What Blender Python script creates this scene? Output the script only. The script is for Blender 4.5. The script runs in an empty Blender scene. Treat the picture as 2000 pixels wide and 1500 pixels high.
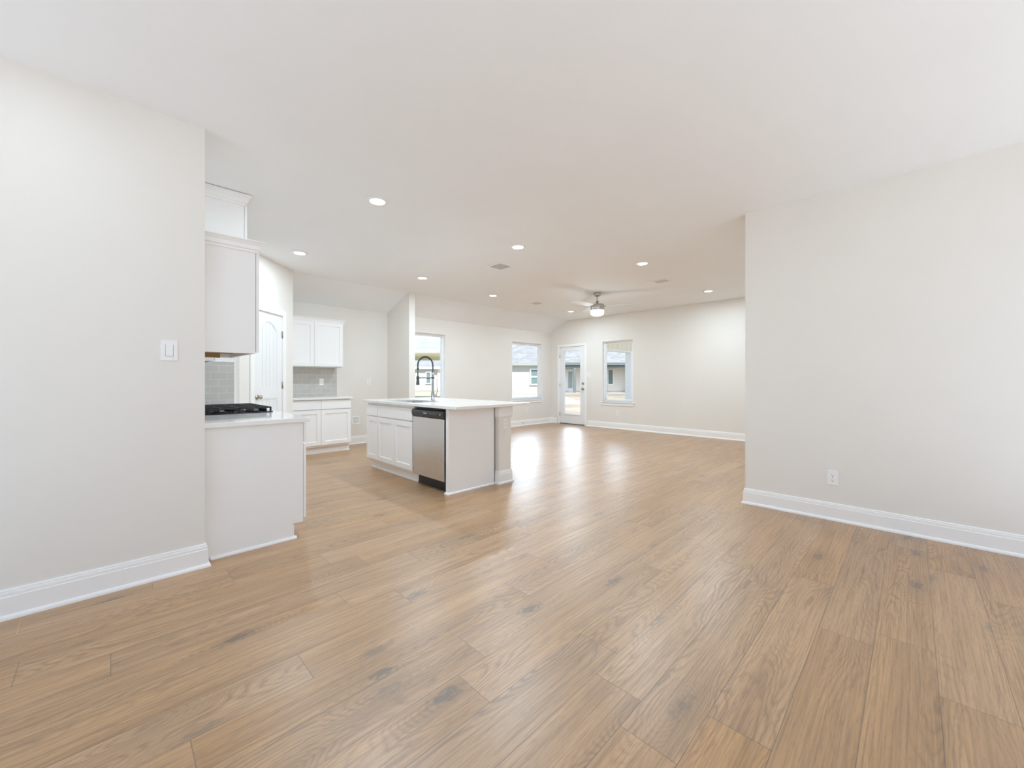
import bpy, bmesh, math, random
from mathutils import Vector, Matrix

random.seed(7)
SC = bpy.context.scene
COL = SC.collection
S2 = math.sqrt(2.0)

# ------------------------------------------------------------------ camera
# x runs along the left wall, y along the right wall; the camera looks along x+y
CAM_H = 1.169
F_PX = 782.5
cam_data = bpy.data.cameras.new('camera')
cam_data.sensor_fit = 'HORIZONTAL'
cam_data.sensor_width = 36.0
cam_data.lens = F_PX / 2000.0 * 36.0
cam_data.shift_y = -8.0 / 2000.0
cam_data.clip_start = 0.02
cam_data.clip_end = 400
cam = bpy.data.objects.new('camera', cam_data)
cam.location = (0, 0, CAM_H)
cam.rotation_euler = (math.radians(90), 0, math.radians(-45))
COL.objects.link(cam)
SC.camera = cam

# ------------------------------------------------------------------ light
LAMP_W = 19.5
DINING_W = 2.3
SKY = 1.15
SKY_GLOW = 8.5
SUN = 13.0
SC.view_settings.view_transform = 'Standard'
SC.view_settings.look = 'None'
SC.view_settings.gamma = 1
SC.view_settings.use_curve_mapping = False
SC.view_settings.exposure = 0.2
SC.cycles.use_denoising = True
SC.cycles.max_bounces = 14
SC.cycles.diffuse_bounces = 12
SC.cycles.glossy_bounces = 5
SC.cycles.transmission_bounces = 8
SC.cycles.caustics_reflective = False
SC.cycles.caustics_refractive = False
SC.cycles.sample_clamp_indirect = 8

world = bpy.data.worlds.new('sky')
SC.world = world
world.use_nodes = True
wn = world.node_tree.nodes
wl = world.node_tree.links
wn.clear()
w_out = wn.new('ShaderNodeOutputWorld')
w_bg = wn.new('ShaderNodeBackground')
w_tc = wn.new('ShaderNodeTexCoord')
w_sep = wn.new('ShaderNodeSeparateXYZ')
w_ramp = wn.new('ShaderNodeValToRGB')
w_ramp.color_ramp.elements[0].position = 0.0
w_ramp.color_ramp.elements[0].color = (0.78, 0.89, 1.0, 1)
w_ramp.color_ramp.elements[1].position = 0.7
w_ramp.color_ramp.elements[1].color = (0.50, 0.66, 0.92, 1)
wl.new(w_tc.outputs['Generated'], w_sep.inputs[0])
wl.new(w_sep.outputs['Z'], w_ramp.inputs[0])
wl.new(w_ramp.outputs[0], w_bg.inputs[0])
# glow added to the sky towards +x +y to brighten floor reflections
w_dot = wn.new('ShaderNodeVectorMath'); w_dot.operation = 'DOT_PRODUCT'
w_dot.inputs[1].default_value = (0.7071, 0.7071, 0.0)
wl.new(w_tc.outputs['Generated'], w_dot.inputs[0])
w_map = wn.new('ShaderNodeMapRange'); w_map.interpolation_type = 'SMOOTHSTEP'
w_map.inputs[1].default_value = 0.25
w_map.inputs[2].default_value = 0.95
wl.new(w_dot.outputs['Value'], w_map.inputs[0])
w_ma = wn.new('ShaderNodeMath'); w_ma.operation = 'MULTIPLY_ADD'
w_ma.inputs[1].default_value = SKY_GLOW
w_ma.inputs[2].default_value = SKY
wl.new(w_map.outputs[0], w_ma.inputs[0])
wl.new(w_ma.outputs[0], w_bg.inputs[1])
wl.new(w_bg.outputs[0], w_out.inputs[0])

sun_data = bpy.data.lights.new('sun', 'SUN')
sun_data.energy = SUN
sun_data.angle = math.radians(1.0)
sun_data.color = (0.99, 0.985, 0.97)
sun = bpy.data.objects.new('sun', sun_data)
sun.rotation_euler = Vector((0.05, 0.47, -0.88)).to_track_quat('-Z', 'Y').to_euler()
sun.location = (-5, -20, 20)
COL.objects.link(sun)


# ------------------------------------------------------------------ mesh helper
class MB:
    """collects faces; T maps local points to world points"""
    def __init__(self, T=None):
        self.v, self.f, self.m = [], [], []
        self.T = T
        self.cur = 0
        self.smooth = []

    def add(self, pts, faces, smooth=False):
        b = len(self.v)
        for p in pts:
            p = Vector(p)
            self.v.append(self.T(*p) if self.T else p)
        for f in faces:
            self.f.append([b + i for i in f])
            self.m.append(self.cur)
            self.smooth.append(smooth)
        return self

    def box(self, x0, x1, y0, y1, z0, z1):
        p = [(x0, y0, z0), (x1, y0, z0), (x1, y1, z0), (x0, y1, z0),
             (x0, y0, z1), (x1, y0, z1), (x1, y1, z1), (x0, y1, z1)]
        return self.add(p, [(0, 3, 2, 1), (4, 5, 6, 7), (0, 1, 5, 4), (1, 2, 6, 5), (2, 3, 7, 6), (3, 0, 4, 7)])

    def prism(self, poly, a0, a1, axis='x'):
        """poly of 2D points extruded along axis. axis x: (y,z); y: (x,z); z: (x,y)"""
        def P(q, a):
            return {'x': (a, q[0], q[1]), 'y': (q[0], a, q[1]), 'z': (q[0], q[1], a)}[axis]
        n = len(poly)
        pts = [P(q, a0) for q in poly] + [P(q, a1) for q in poly]
        fs = [tuple(range(n)), tuple(range(2 * n - 1, n - 1, -1))]
        for i in range(n):
            j = (i + 1) % n
            fs.append((i, j, n + j, n + i))
        return self.add(pts, fs)

    def tube(self, path, r, seg=10, caps=True):
        path = [Vector(p) for p in path]
        n = len(path)
        rr = r if isinstance(r, (list, tuple)) else [r] * n
        up = None
        pts, fs = [], []
        for i, p in enumerate(path):
            t = (path[min(i + 1, n - 1)] - path[max(i - 1, 0)]).normalized()
            if up is None:
                up = Vector((0, 0, 1)) if abs(t.z) < 0.9 else Vector((1, 0, 0))
            s = t.cross(up)
            if s.length < 1e-6:
                s = t.cross(Vector((0, 1, 0)))
            s.normalize()
            u2 = s.cross(t).normalized()
            up = u2
            for k in range(seg):
                a = 2 * math.pi * k / seg
                pts.append(p + (s * math.cos(a) + u2 * math.sin(a)) * rr[i])
        for i in range(n - 1):
            for k in range(seg):
                k2 = (k + 1) % seg
                fs.append((i * seg + k, i * seg + k2, (i + 1) * seg + k2, (i + 1) * seg + k))
        self.add(pts, fs, True)
        if caps:
            b = len(self.v) - len(pts)
            self.f.append([b + k for k in range(seg)][::-1]); self.m.append(self.cur); self.smooth.append(False)
            e = b + (n - 1) * seg
            self.f.append([e + k for k in range(seg)]); self.m.append(self.cur); self.smooth.append(False)
        return self

    def lathe(self, prof, c=(0, 0, 0), seg=32, smooth=True):
        """prof: list of (r, z) around the vertical axis through c"""
        pts, fs = [], []
        for (r, z) in prof:
            for k in range(seg):
                a = 2 * math.pi * k / seg
                pts.append((c[0] + max(r, 1e-5) * math.cos(a), c[1] + max(r, 1e-5) * math.sin(a), c[2] + z))
        for i in range(len(prof) - 1):
            for k in range(seg):
                k2 = (k + 1) % seg
                fs.append((i * seg + k, i * seg + k2, (i + 1) * seg + k2, (i + 1) * seg + k))
        return self.add(pts, fs, smooth)

    def sweep(self, path, prof, closed=False):
        """prof (offset to the left of the path, z) swept with mitres along a plan path"""
        P = [Vector((p[0], p[1])) for p in path]
        n = len(P)
        m = len(prof)
        pts, fs = [], []
        for i, p in enumerate(P):
            def nrm(a, b):
                d = (b - a).normalized()
                return Vector((-d.y, d.x))
            if i == 0:
                o = nrm(P[0], P[1])
            elif i == n - 1:
                o = nrm(P[-2], P[-1])
            else:
                n1, n2 = nrm(P[i - 1], P[i]), nrm(P[i], P[i + 1])
                o = (n1 + n2)
                o = o / max(o.dot(n1), 1e-4)
            for (d, z) in prof:
                q = p + o * d
                pts.append((q.x, q.y, z))
        for i in range(n - 1):
            for k in range(m):
                k2 = (k + 1) % m
                fs.append((i * m + k, i * m + k2, (i + 1) * m + k2, (i + 1) * m + k))
        fs.append(tuple(range(m)))
        fs.append(tuple(range((n - 1) * m + m - 1, (n - 1) * m - 1, -1)))
        return self.add(pts, fs)

    def shaker(self, s0, s1, z0, z1, d0, th=0.019, st=0.057, rec=0.010):
        """a recessed-panel door; local axes (s, d, z), face at d0+th"""
        d1 = d0 + th
        d2 = d1 - rec
        g = 0.003
        i0, i1, j0, j1 = s0 + st, s1 - st, z0 + st, z1 - st
        pts = []
        for (a, b, c, e, d) in ((s0, s1, z0, z1, d0), (s0, s1, z0, z1, d1), (i0, i1, j0, j1, d1),
                                (i0 + g, i1 - g, j0 + g, j1 - g, d2)):
            pts += [(a, d, c), (b, d, c), (b, d, e), (a, d, e)]
        fs = [(0, 1, 2, 3)]
        for k in range(3):
            for i in range(4):
                j = (i + 1) % 4
                fs.append((k * 4 + i, k * 4 + j, k * 4 + 4 + j, k * 4 + 4 + i))
        fs.append((12, 13, 14, 15))
        return self.add(pts, fs)

    def build(self, name, mat, parent=None, bevel=0.0, seg=2, weld=False):
        me = bpy.data.meshes.new(name)
        off = Vector((0, 0, 0))
        if parent is not None and self.T is None or (parent is not None and not getattr(self, 'local', False)):
            off = world_offset(parent)
        if getattr(self, 'local', False):
            off = Vector((0, 0, 0))
        me.from_pydata([tuple(p - off) for p in self.v], [], self.f)
        mats = mat if isinstance(mat, (list, tuple)) else [mat]
        for mm in mats:
            me.materials.append(mm)
        for i, poly in enumerate(me.polygons):
            poly.material_index = self.m[i]
            poly.use_smooth = self.smooth[i]
        bm = bmesh.new()
        bm.from_mesh(me)
        if weld:
            bmesh.ops.remove_doubles(bm, verts=bm.verts, dist=1e-5)
        bmesh.ops.recalc_face_normals(bm, faces=bm.faces)
        bm.to_mesh(me)
        bm.free()
        o = bpy.data.objects.new(name, me)
        COL.objects.link(o)
        if parent is not None:
            o.parent = parent
        if bevel > 0:
            mod = o.modifiers.new('bevel', 'BEVEL')
            mod.width = bevel
            mod.segments = seg
            mod.limit_method = 'ANGLE'
            mod.angle_limit = math.radians(40)
        return o


def world_offset(o):
    v = Vector((0, 0, 0))
    while o is not None:
        v = v + o.location
        o = o.parent
    return v


def tag(o, label=None, cat=None, group=None, kind=None):
    if label:
        o['label'] = label
    if cat:
        o['category'] = cat
    if group:
        o['group'] = group
    if kind:
        o['kind'] = kind
    return o


def thing(name, loc, label, cat, group=None, kind=None, rotz=0.0):
    o = bpy.data.objects.new(name, None)
    o.empty_display_size = 0.1
    o.location = loc
    o.rotation_euler = (0, 0, rotz)
    COL.objects.link(o)
    return tag(o, label, cat, group, kind)


def copy_tree(o, parent=None):
    c = o.copy()
    COL.objects.link(c)
    if parent is not None:
        c.parent = parent
    for ch in list(o.children):
        copy_tree(ch, c)
    return c


def local(T=None):
    m = MB(T)
    m.local = True
    return m


# ------------------------------------------------------------------ materials
class NT:
    def __init__(self, name):
        self.mat = bpy.data.materials.new(name)
        self.mat.use_nodes = True
        self.t = self.mat.node_tree
        self.n = self.t.nodes
        self.bsdf = self.n['Principled BSDF']

    def node(self, typ, **kw):
        nd = self.n.new(typ)
        for k, v in kw.items():
            setattr(nd, k, v)
        return nd

    def link(self, a, b):
        self.t.links.new(a, b)

    def put(self, sock, v):
        if hasattr(v, 'is_output') or isinstance(v, bpy.types.NodeSocket):
            self.link(v, sock)
        else:
            sock.default_value = v

    def math(self, op, a, b=None, c=None, clamp=False):
        nd = self.node('ShaderNodeMath', operation=op, use_clamp=clamp)
        self.put(nd.inputs[0], a)
        if b is not None:
            self.put(nd.inputs[1], b)
        if c is not None:
            self.put(nd.inputs[2], c)
        return nd.outputs[0]

    def mix(self, f, a, b, mode='MIX'):
        nd = self.node('ShaderNodeMix', data_type='RGBA', blend_type=mode)
        self.put(nd.inputs[0], f)
        self.put(nd.inputs[6], a if not isinstance(a, tuple) else (*a[:3], 1))
        self.put(nd.inputs[7], b if not isinstance(b, tuple) else (*b[:3], 1))
        return nd.outputs[2]

    def smooth(self, v, lo, hi):
        nd = self.node('ShaderNodeMapRange', interpolation_type='SMOOTHSTEP')
        self.put(nd.inputs[0], v)
        nd.inputs[1].default_value = lo
        nd.inputs[2].default_value = hi
        return nd.outputs[0]

    def xyz(self, x, y, z):
        nd = self.node('ShaderNodeCombineXYZ')
        for i, q in enumerate((x, y, z)):
            self.put(nd.inputs[i], q)
        return nd.outputs[0]

    def noise(self, vec, scale, detail=2.0, rough=0.5, dist=0.0):
        nd = self.node('ShaderNodeTexNoise')
        self.link(vec, nd.inputs['Vector'])
        nd.inputs['Scale'].default_value = scale
        nd.inputs['Detail'].default_value = detail
        nd.inputs['Roughness'].default_value = rough
        nd.inputs['Distortion'].default_value = dist
        return nd.outputs[0]

    def bump(self, h, strength, dist=0.01):
        nd = self.node('ShaderNodeBump')
        self.link(h, nd.inputs['Height'])
        nd.inputs['Strength'].default_value = strength
        nd.inputs['Distance'].default_value = dist
        self.link(nd.outputs[0], self.bsdf.inputs['Normal'])

    def set(self, **kw):
        names = {'color': 'Base Color', 'rough': 'Roughness', 'metal': 'Metallic', 'spec': 'Specular IOR Level',
                 'coat': 'Coat Weight', 'coat_rough': 'Coat Roughness', 'ior': 'IOR', 'trans': 'Transmission Weight',
                 'emit': 'Emission Color', 'emit_s': 'Emission Strength', 'alpha': 'Alpha', 'aniso': 'Anisotropic'}
        for k, v in kw.items():
            if isinstance(v, tuple) and len(v) == 3:
                v = (*v, 1)
            self.put(self.bsdf.inputs[names[k]], v)
        return self


def srgb(r, g, b):
    f = lambda c: (c / 255 / 12.92) if c / 255 <= 0.04045 else ((c / 255 + 0.055) / 1.055) ** 2.4
    return (f(r), f(g), f(b))


def plain(name, col, rough=0.5, **kw):
    n = NT(name)
    n.set(color=col, rough=rough, **kw)
    return n.mat


def painted(name, col, rough, scale=220.0, strength=0.04, var=0.02):
    """rolled paint: a fine orange-peel bump and a very faint mottling"""
    n = NT(name)
    tc = n.node('ShaderNodeTexCoord')
    v = tc.outputs['Object']
    big = n.noise(v, 2.3, 2.0)
    c = n.mix(n.math('MULTIPLY', big, 1.0), tuple(x * (1 - var) for x in col), tuple(min(1, x * (1 + var)) for x in col))
    n.set(color=c, rough=rough, spec=0.35)
    n.bump(n.noise(v, scale, 3.0, 0.55), strength, 0.002)
    return n.mat


M = {}
M['wall'] = painted('wall_paint', (0.805, 0.782, 0.742), 0.55, 190, 0.10)
M['ceiling'] = painted('ceiling_paint', (0.885, 0.90, 0.915), 0.7, 120, 0.08)
M['trim'] = painted('trim_paint', (0.90, 0.898, 0.89), 0.32, 60, 0.01, 0.004)
M['cabinet'] = painted('cabinet_paint', (0.88, 0.88, 0.88), 0.34, 60, 0.01, 0.004)
M['door'] = painted('door_paint', (0.84, 0.845, 0.85), 0.35, 60, 0.01, 0.004)
M['plastic'] = plain('white_plastic', (0.88, 0.88, 0.88), 0.3)
M['slot'] = plain('slot_black', (0.03, 0.03, 0.03), 0.5)
M['vinyl'] = plain('window_vinyl', (0.86, 0.87, 0.88), 0.35)
M['black'] = plain('black_plastic', (0.012, 0.013, 0.015), 0.35)
M['panel_black'] = plain('control_panel_black', (0.022, 0.024, 0.028), 0.28)
M['iron'] = plain('cast_iron', (0.012, 0.012, 0.012), 0.55)
M['enamel'] = plain('black_enamel', (0.008, 0.008, 0.009), 0.12)
M['burner'] = plain('burner_cap', (0.03, 0.03, 0.03), 0.4)
M['nickel'] = plain('brushed_nickel', (0.50, 0.47, 0.43), 0.28, metal=1.0)
M['steel_dark'] = plain('dark_spring_steel', (0.10, 0.11, 0.115), 0.3, metal=0.9)
M['chrome'] = plain('brushed_steel', (0.42, 0.42, 0.43), 0.25, metal=1.0)
M['plywood'] = plain('raw_plywood', (0.36, 0.22, 0.09), 0.6)
M['inkw'] = plain('pale_print', (0.45, 0.46, 0.47), 0.5)
M['rubber'] = plain('white_rubber', (0.6, 0.6, 0.58), 0.6)
M['sliver'] = plain('raw_wood_sliver', (0.62, 0.47, 0.30), 0.7)
M['fan_blade'] = plain('fan_blade_white', (0.84, 0.85, 0.87), 0.4)


def lamp_mat(name, col, s):
    n = NT(name)
    n.set(color=(0.9, 0.9, 0.9), rough=0.4, emit=col, emit_s=s)
    return n.mat


M['lens'] = lamp_mat('lit_lens', (1.0, 0.97, 0.93), 6.0)
M['lit_glass'] = lamp_mat('lit_glass_shade', (1.0, 0.97, 0.92), 3.0)


def mat_quartz():
    n = NT('white_quartz')
    tc = n.node('ShaderNodeTexCoord')
    v = tc.outputs['Object']
    sp = n.smooth(n.noise(v, 260, 2.0, 0.6), 0.60, 0.75)
    vein = n.smooth(n.noise(v, 2.2, 6.0, 0.6, 1.2), 0.50, 0.56)
    c = n.mix(sp, (0.82, 0.81, 0.79), (0.75, 0.74, 0.72))
    c = n.mix(n.math('MULTIPLY', vein, 0.03), c, (0.62, 0.60, 0.58))
    n.set(color=c, rough=0.10, spec=0.55)
    return n.mat


M['quartz'] = mat_quartz()


def mat_stainless():
    n = NT('stainless_steel')
    tc = n.node('ShaderNodeTexCoord')
    sep = n.node('ShaderNodeSeparateXYZ')
    n.link(tc.outputs['Object'], sep.inputs[0])
    v = n.xyz(n.math('MULTIPLY', sep.outputs[0], 4.0), n.math('MULTIPLY', sep.outputs[1], 4.0), n.math('MULTIPLY', sep.outputs[2], 900.0))
    br = n.noise(v, 1.0, 2.0, 0.6)
    n.set(color=(0.66, 0.65, 0.635), metal=1.0, rough=n.math('MULTIPLY_ADD', br, 0.05, 0.24))
    return n.mat


M['stainless'] = mat_stainless()


def mat_tile(u, v_axis='z'):
    """subway tile, brick pattern in object space; u is the horizontal axis"""
    n = NT('subway_tile_' + u)
    tc = n.node('ShaderNodeTexCoord')
    sep = n.node('ShaderNodeSeparateXYZ')
    n.link(tc.outputs['Object'], sep.inputs[0])
    uu = sep.outputs[{'x': 0, 'y': 1}[u]]
    br = n.node('ShaderNodeTexBrick', offset=0.5, offset_frequency=2)
    n.link(n.xyz(uu, sep.outputs[2], 0.0), br.inputs['Vector'])
    br.inputs['Color1'].default_value = (0.50, 0.485, 0.455, 1)
    br.inputs['Color2'].default_value = (0.54, 0.525, 0.495, 1)
    br.inputs['Mortar'].default_value = (0.70, 0.69, 0.67, 1)
    br.inputs['Scale'].default_value = 1.0
    br.inputs['Mortar Size'].default_value = 0.0016
    br.inputs['Mortar Smooth'].default_value = 0.1
    br.inputs['Brick Width'].default_value = 0.155
    br.inputs['Row Height'].default_value = 0.0785
    n.set(color=br.outputs[0], rough=n.math('MULTIPLY_ADD', br.outputs[1], 0.4, 0.10))
    n.bump(n.math('SUBTRACT', 1.0, br.outputs[1]), 0.25, 0.002)
    return n.mat


M['tile_x'] = mat_tile('x')
M['tile_y'] = mat_tile('y')


def mat_glass():
    n = NT('window_glass')
    out = n.n['Material Output']
    tr = n.node('ShaderNodeBsdfTransparent')
    tr.inputs[0].default_value = (0.97, 0.98, 0.98, 1)
    gl = n.node('ShaderNodeBsdfGlossy')
    gl.inputs['Roughness'].default_value = 0.02
    fr = n.node('ShaderNodeFresnel')
    fr.inputs[0].default_value = 1.5
    mx = n.node('ShaderNodeMixShader')
    ge = n.node('ShaderNodeNewGeometry')
    n.link(n.math('MULTIPLY', fr.outputs[0], n.math('SUBTRACT', 1.0, ge.outputs['Backfacing'])), mx.inputs[0])
    n.link(tr.outputs[0], mx.inputs[1])
    n.link(gl.outputs[0], mx.inputs[2])
    n.link(mx.outputs[0], out.inputs[0])
    return n.mat


M['glass'] = mat_glass()


def mat_floor():
    n = NT('oak_plank_floor')
    tc = n.node('ShaderNodeTexCoord')
    sep = n.node('ShaderNodeSeparateXYZ')
    n.link(tc.outputs['Object'], sep.inputs[0])
    x, y = sep.outputs[0], sep.outputs[1]
    W, L = 0.192, 1.42
    yw = n.math('DIVIDE', n.math('ADD', y, 0.07), W)
    row = n.math('FLOOR', yw)
    fy = n.math('FRACT', yw)
    wn1 = n.node('ShaderNodeTexWhiteNoise', noise_dimensions='1D')
    n.link(row, wn1.inputs['W'])
    xl = n.math('ADD', n.math('DIVIDE', x, L), n.math('MULTIPLY', wn1.outputs[0], 9.0))
    colm = n.math('FLOOR', xl)
    fx = n.math('FRACT', xl)
    wn2 = n.node('ShaderNodeTexWhiteNoise', noise_dimensions='2D')
    n.link(n.xyz(row, colm, 0.0), wn2.inputs['Vector'])
    rs = n.node('ShaderNodeSeparateColor')
    n.link(wn2.outputs[1], rs.inputs[0])
    r1, r2, r3 = rs.outputs[0], rs.outputs[1], rs.outputs[2]
    # seams
    dy = n.math('MULTIPLY', n.math('MINIMUM', fy, n.math('SUBTRACT', 1.0, fy)), W)
    dx = n.math('MULTIPLY', n.math('MINIMUM', fx, n.math('SUBTRACT', 1.0, fx)), L)
    dm = n.math('MINIMUM', dx, dy)
    seam = n.math('SUBTRACT', 1.0, n.smooth(dm, 0.0004, 0.0022))
    # every plank gets its own piece of board
    gx = n.math('ADD', x, n.math('MULTIPLY', r1, 41.0))
    gy = n.math('ADD', y, n.math('MULTIPLY', r2, 17.0))
    gz = n.math('MULTIPLY', r3, 23.0)
    # knots
    vo = n.node('ShaderNodeTexVoronoi', voronoi_dimensions='2D', feature='F1')
    n.link(n.xyz(n.math('MULTIPLY', gx, 1.7), n.math('MULTIPLY', gy, 4.4), 0.0), vo.inputs['Vector'])
    vo.inputs['Scale'].default_value = 1.0
    vs = n.node('ShaderNodeSeparateColor')
    n.link(vo.outputs['Color'], vs.inputs[0])
    gate = n.math('GREATER_THAN', vs.outputs[0], 0.78)
    kd = vo.outputs['Distance']
    knot_far = n.math('MULTIPLY', n.math('SUBTRACT', 1.0, n.smooth(kd, 0.0, 0.55)), gate)
    knot_n = n.noise(n.xyz(n.math('MULTIPLY', gx, 30.0), n.math('MULTIPLY', gy, 60.0), gz), 1.0, 2.0, 0.6)
    kd2 = n.math('ADD', kd, n.math('MULTIPLY_ADD', knot_n, 0.40, -0.20))
    knot_core = n.math('MULTIPLY', n.math('SUBTRACT', 1.0, n.smooth(kd2, 0.02, 0.17)), gate)
    knot_core = n.math('MULTIPLY', knot_core, n.math('MULTIPLY_ADD', vs.outputs[1], 0.8, 0.2))
    # cathedral figure: contour lines of a stretched height field, ringed round the knots
    wob = n.noise(n.xyz(n.math('MULTIPLY', gx, 9.0), n.math('MULTIPLY', gy, 40.0), gz), 1.0, 3.0, 0.6)
    f = n.noise(n.xyz(n.math('MULTIPLY', gx, 0.75), n.math('MULTIPLY', gy, 5.2), gz), 1.0, 1.5, 0.45)
    f = n.math('ADD', f, n.math('MULTIPLY', knot_far, 0.20))
    f = n.math('ADD', f, n.math('MULTIPLY_ADD', wob, 0.045, -0.022))
    fr = n.math('FRACT', n.math('MULTIPLY', f, 34.0))
    line = n.math('POWER', n.math('ABSOLUTE', n.math('MULTIPLY_ADD', fr, 2.0, -1.0)), 2.2)
    # straight fibre
    fib = n.noise(n.xyz(n.math('MULTIPLY', gx, 3.0), n.math('MULTIPLY', gy, 150.0), gz), 1.0, 4.0, 0.65)
    fib_s = n.smooth(fib, 0.38, 0.72)
    pore = n.noise(n.xyz(n.math('MULTIPLY', gx, 22.0), n.math('MULTIPLY', gy, 520.0), gz), 1.0, 2.0, 0.6)
    pore_s = n.smooth(pore, 0.56, 0.74)
    band = n.noise(n.xyz(n.math('MULTIPLY', gx, 0.7), n.math('MULTIPLY', gy, 9.0), gz), 1.0, 3.0, 0.55)
    band_s = n.smooth(band, 0.33, 0.68)
    light, mid, dark = (0.540, 0.310, 0.136), (0.430, 0.240, 0.102), (0.180, 0.100, 0.046)
    c = n.mix(band_s, light, mid)
    figm = n.smooth(n.noise(n.xyz(n.math('MULTIPLY', gx, 0.9), n.math('MULTIPLY', gy, 6.0), n.math('ADD', gz, 5.0)), 1.0, 2.0, 0.5), 0.38, 0.68)
    c = n.mix(n.math('MULTIPLY', line, n.math('MULTIPLY_ADD', figm, 0.52, 0.12)), c, dark)
    c = n.mix(n.math('MULTIPLY', fib_s, 0.54), c, dark)
    c = n.mix(n.math('MULTIPLY', pore_s, 0.5), c, (0.14, 0.085, 0.047))
    c = n.mix(n.math('MULTIPLY', knot_far, 0.22), c, (0.20, 0.125, 0.070))
    c = n.mix(n.math('MULTIPLY', knot_core, 0.78), c, (0.115, 0.086, 0.060))
    hsv = n.node('ShaderNodeHueSaturation')
    n.link(n.math('MULTIPLY_ADD', r2, 0.10, 0.90), hsv.inputs['Saturation'])
    n.link(n.math('MULTIPLY_ADD', r1, 0.09, 0.955), hsv.inputs['Value'])
    n.link(c, hsv.inputs['Color'])
    c = n.mix(n.math('MULTIPLY', seam, 0.7), hsv.outputs[0], (0.10, 0.065, 0.04))
    n.set(color=c, rough=n.math('MULTIPLY_ADD', fib_s, 0.10, FLOOR_ROUGH), spec=FLOOR_SPEC, coat=0.45, coat_rough=0.34)
    h = n.math('SUBTRACT', n.math('MULTIPLY', fib, 0.25), n.math('ADD', n.math('MULTIPLY', seam, 1.0), n.math('MULTIPLY', line, 0.10)))
    n.bump(h, 0.14, 0.002)
    return n.mat


FLOOR_ROUGH, FLOOR_SPEC = 0.34, 0.70
M['floor'] = mat_floor()


def mat_siding(name, col, pitch, vertical=False):
    n = NT(name)
    tc = n.node('ShaderNodeTexCoord')
    sep = n.node('ShaderNodeSeparateXYZ')
    n.link(tc.outputs['Object'], sep.inputs[0])
    a = sep.outputs[0] if vertical else sep.outputs[2]
    fr = n.math('FRACT', n.math('DIVIDE', a, pitch))
    edge = n.math('SUBTRACT', 1.0, n.smooth(fr, 0.0, 0.16))
    c = n.mix(n.math('MULTIPLY', edge, 0.45), col, tuple(q * 0.45 for q in col))
    n.set(color=c, rough=0.6)
    n.bump(fr, 0.5, 0.02)
    return n.mat


def mat_shingle():
    n = NT('roof_shingle')
    tc = n.node('ShaderNodeTexCoord')
    sep = n.node('ShaderNodeSeparateXYZ')
    n.link(tc.outputs['Object'], sep.inputs[0])
    br = n.node('ShaderNodeTexBrick', offset=0.37, offset_frequency=2)
    n.link(n.xyz(sep.outputs[0], sep.outputs[1], 0.0), br.inputs['Vector'])
    br.inputs['Color1'].default_value = (0.095, 0.098, 0.102, 1)
    br.inputs['Color2'].default_value = (0.165, 0.17, 0.176, 1)
    br.inputs['Mortar'].default_value = (0.075, 0.077, 0.08, 1)
    br.inputs['Scale'].default_value = 1.0
    br.inputs['Mortar Size'].default_value = 0.012
    br.inputs['Brick Width'].default_value = 0.45
    br.inputs['Row Height'].default_value = 0.22
    g = n.noise(tc.outputs['Object'], 3.5, 3.0, 0.7)
    c = n.mix(n.math('MULTIPLY', g, 0.5), br.outputs[0], (0.18, 0.184, 0.19))
    n.set(color=c, rough=0.9)
    return n.mat


M['siding_white'] = mat_siding('siding_white', (0.52, 0.53, 0.54), 0.15)
M['siding_grey'] = mat_siding('siding_pale_grey', (0.48, 0.49, 0.505), 0.15)
M['siding_tan'] = mat_siding('siding_tan', (0.82, 0.77, 0.71), 0.15)
M['batten_tan'] = mat_siding('board_tan', (0.80, 0.77, 0.66), 0.30, True)
M['shingle'] = mat_shingle()
M['ext_white'] = plain('exterior_white', (0.86, 0.87, 0.88), 0.6)
M['ext_dark'] = plain('exterior_bronze', (0.13, 0.155, 0.155), 0.6)
M['ext_glass'] = plain('far_window_glass', (0.14, 0.20, 0.21), 0.15)
M['ext_slab'] = plain('pale_concrete', (0.33, 0.325, 0.31), 0.9)


def mat_ground():
    n = NT('yard_earth')
    tc = n.node('ShaderNodeTexCoord')
    v = tc.outputs['Object']
    a = n.noise(v, 0.35, 5.0, 0.6)
    b = n.noise(v, 2.2, 4.0, 0.65)
    c = n.mix(n.smooth(a, 0.42, 0.58), (0.185, 0.143, 0.102), (0.125, 0.10, 0.068))
    c = n.mix(n.math('MULTIPLY', n.smooth(b, 0.5, 0.7), 0.6), c, (0.09, 0.068, 0.045))
    n.set(color=c, rough=1.0)
    n.bump(b, 0.6, 0.05)
    return n.mat


def mat_lawn():
    n = NT('lawn_grass')
    tc = n.node('ShaderNodeTexCoord')
    v = tc.outputs['Object']
    a = n.noise(v, 0.5, 5.0, 0.6)
    b = n.noise(v, 9.0, 3.0, 0.65)
    c = n.mix(n.smooth(a, 0.40, 0.62), (0.20, 0.20, 0.08), (0.25, 0.225, 0.14))
    c = n.mix(n.math('MULTIPLY', b, 0.4), c, (0.12, 0.13, 0.04))
    n.set(color=c, rough=1.0)
    return n.mat


M['ground'] = mat_ground()
M['lawn'] = mat_lawn()

# ------------------------------------------------------------------ plan
H = 2.743
XL0 = -1.5            # room cut off and left open behind the camera for daylight
YB0 = -2.3
LW = 3.139            # left wall face (y)
RX = 0.415            # range wall face (x) = left wall end
RETY = 5.52           # return wall face at the end of the range run
DG0 = (1.05, RETY)    # diagonal pantry wall
DG1 = (1.853, 6.323)
NK = 7.20             # nook wall face (y)
ST0, ST1, STY = 3.785, 3.905, 6.40   # stub wall
LV = 7.05             # living room window wall face (y)
FX = 8.55             # far wall face (x)
RW, RWY = 4.257, 1.124   # right wall face (x) and its corner (y)
SLY = 6.44            # where the ceiling starts to slope


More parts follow.
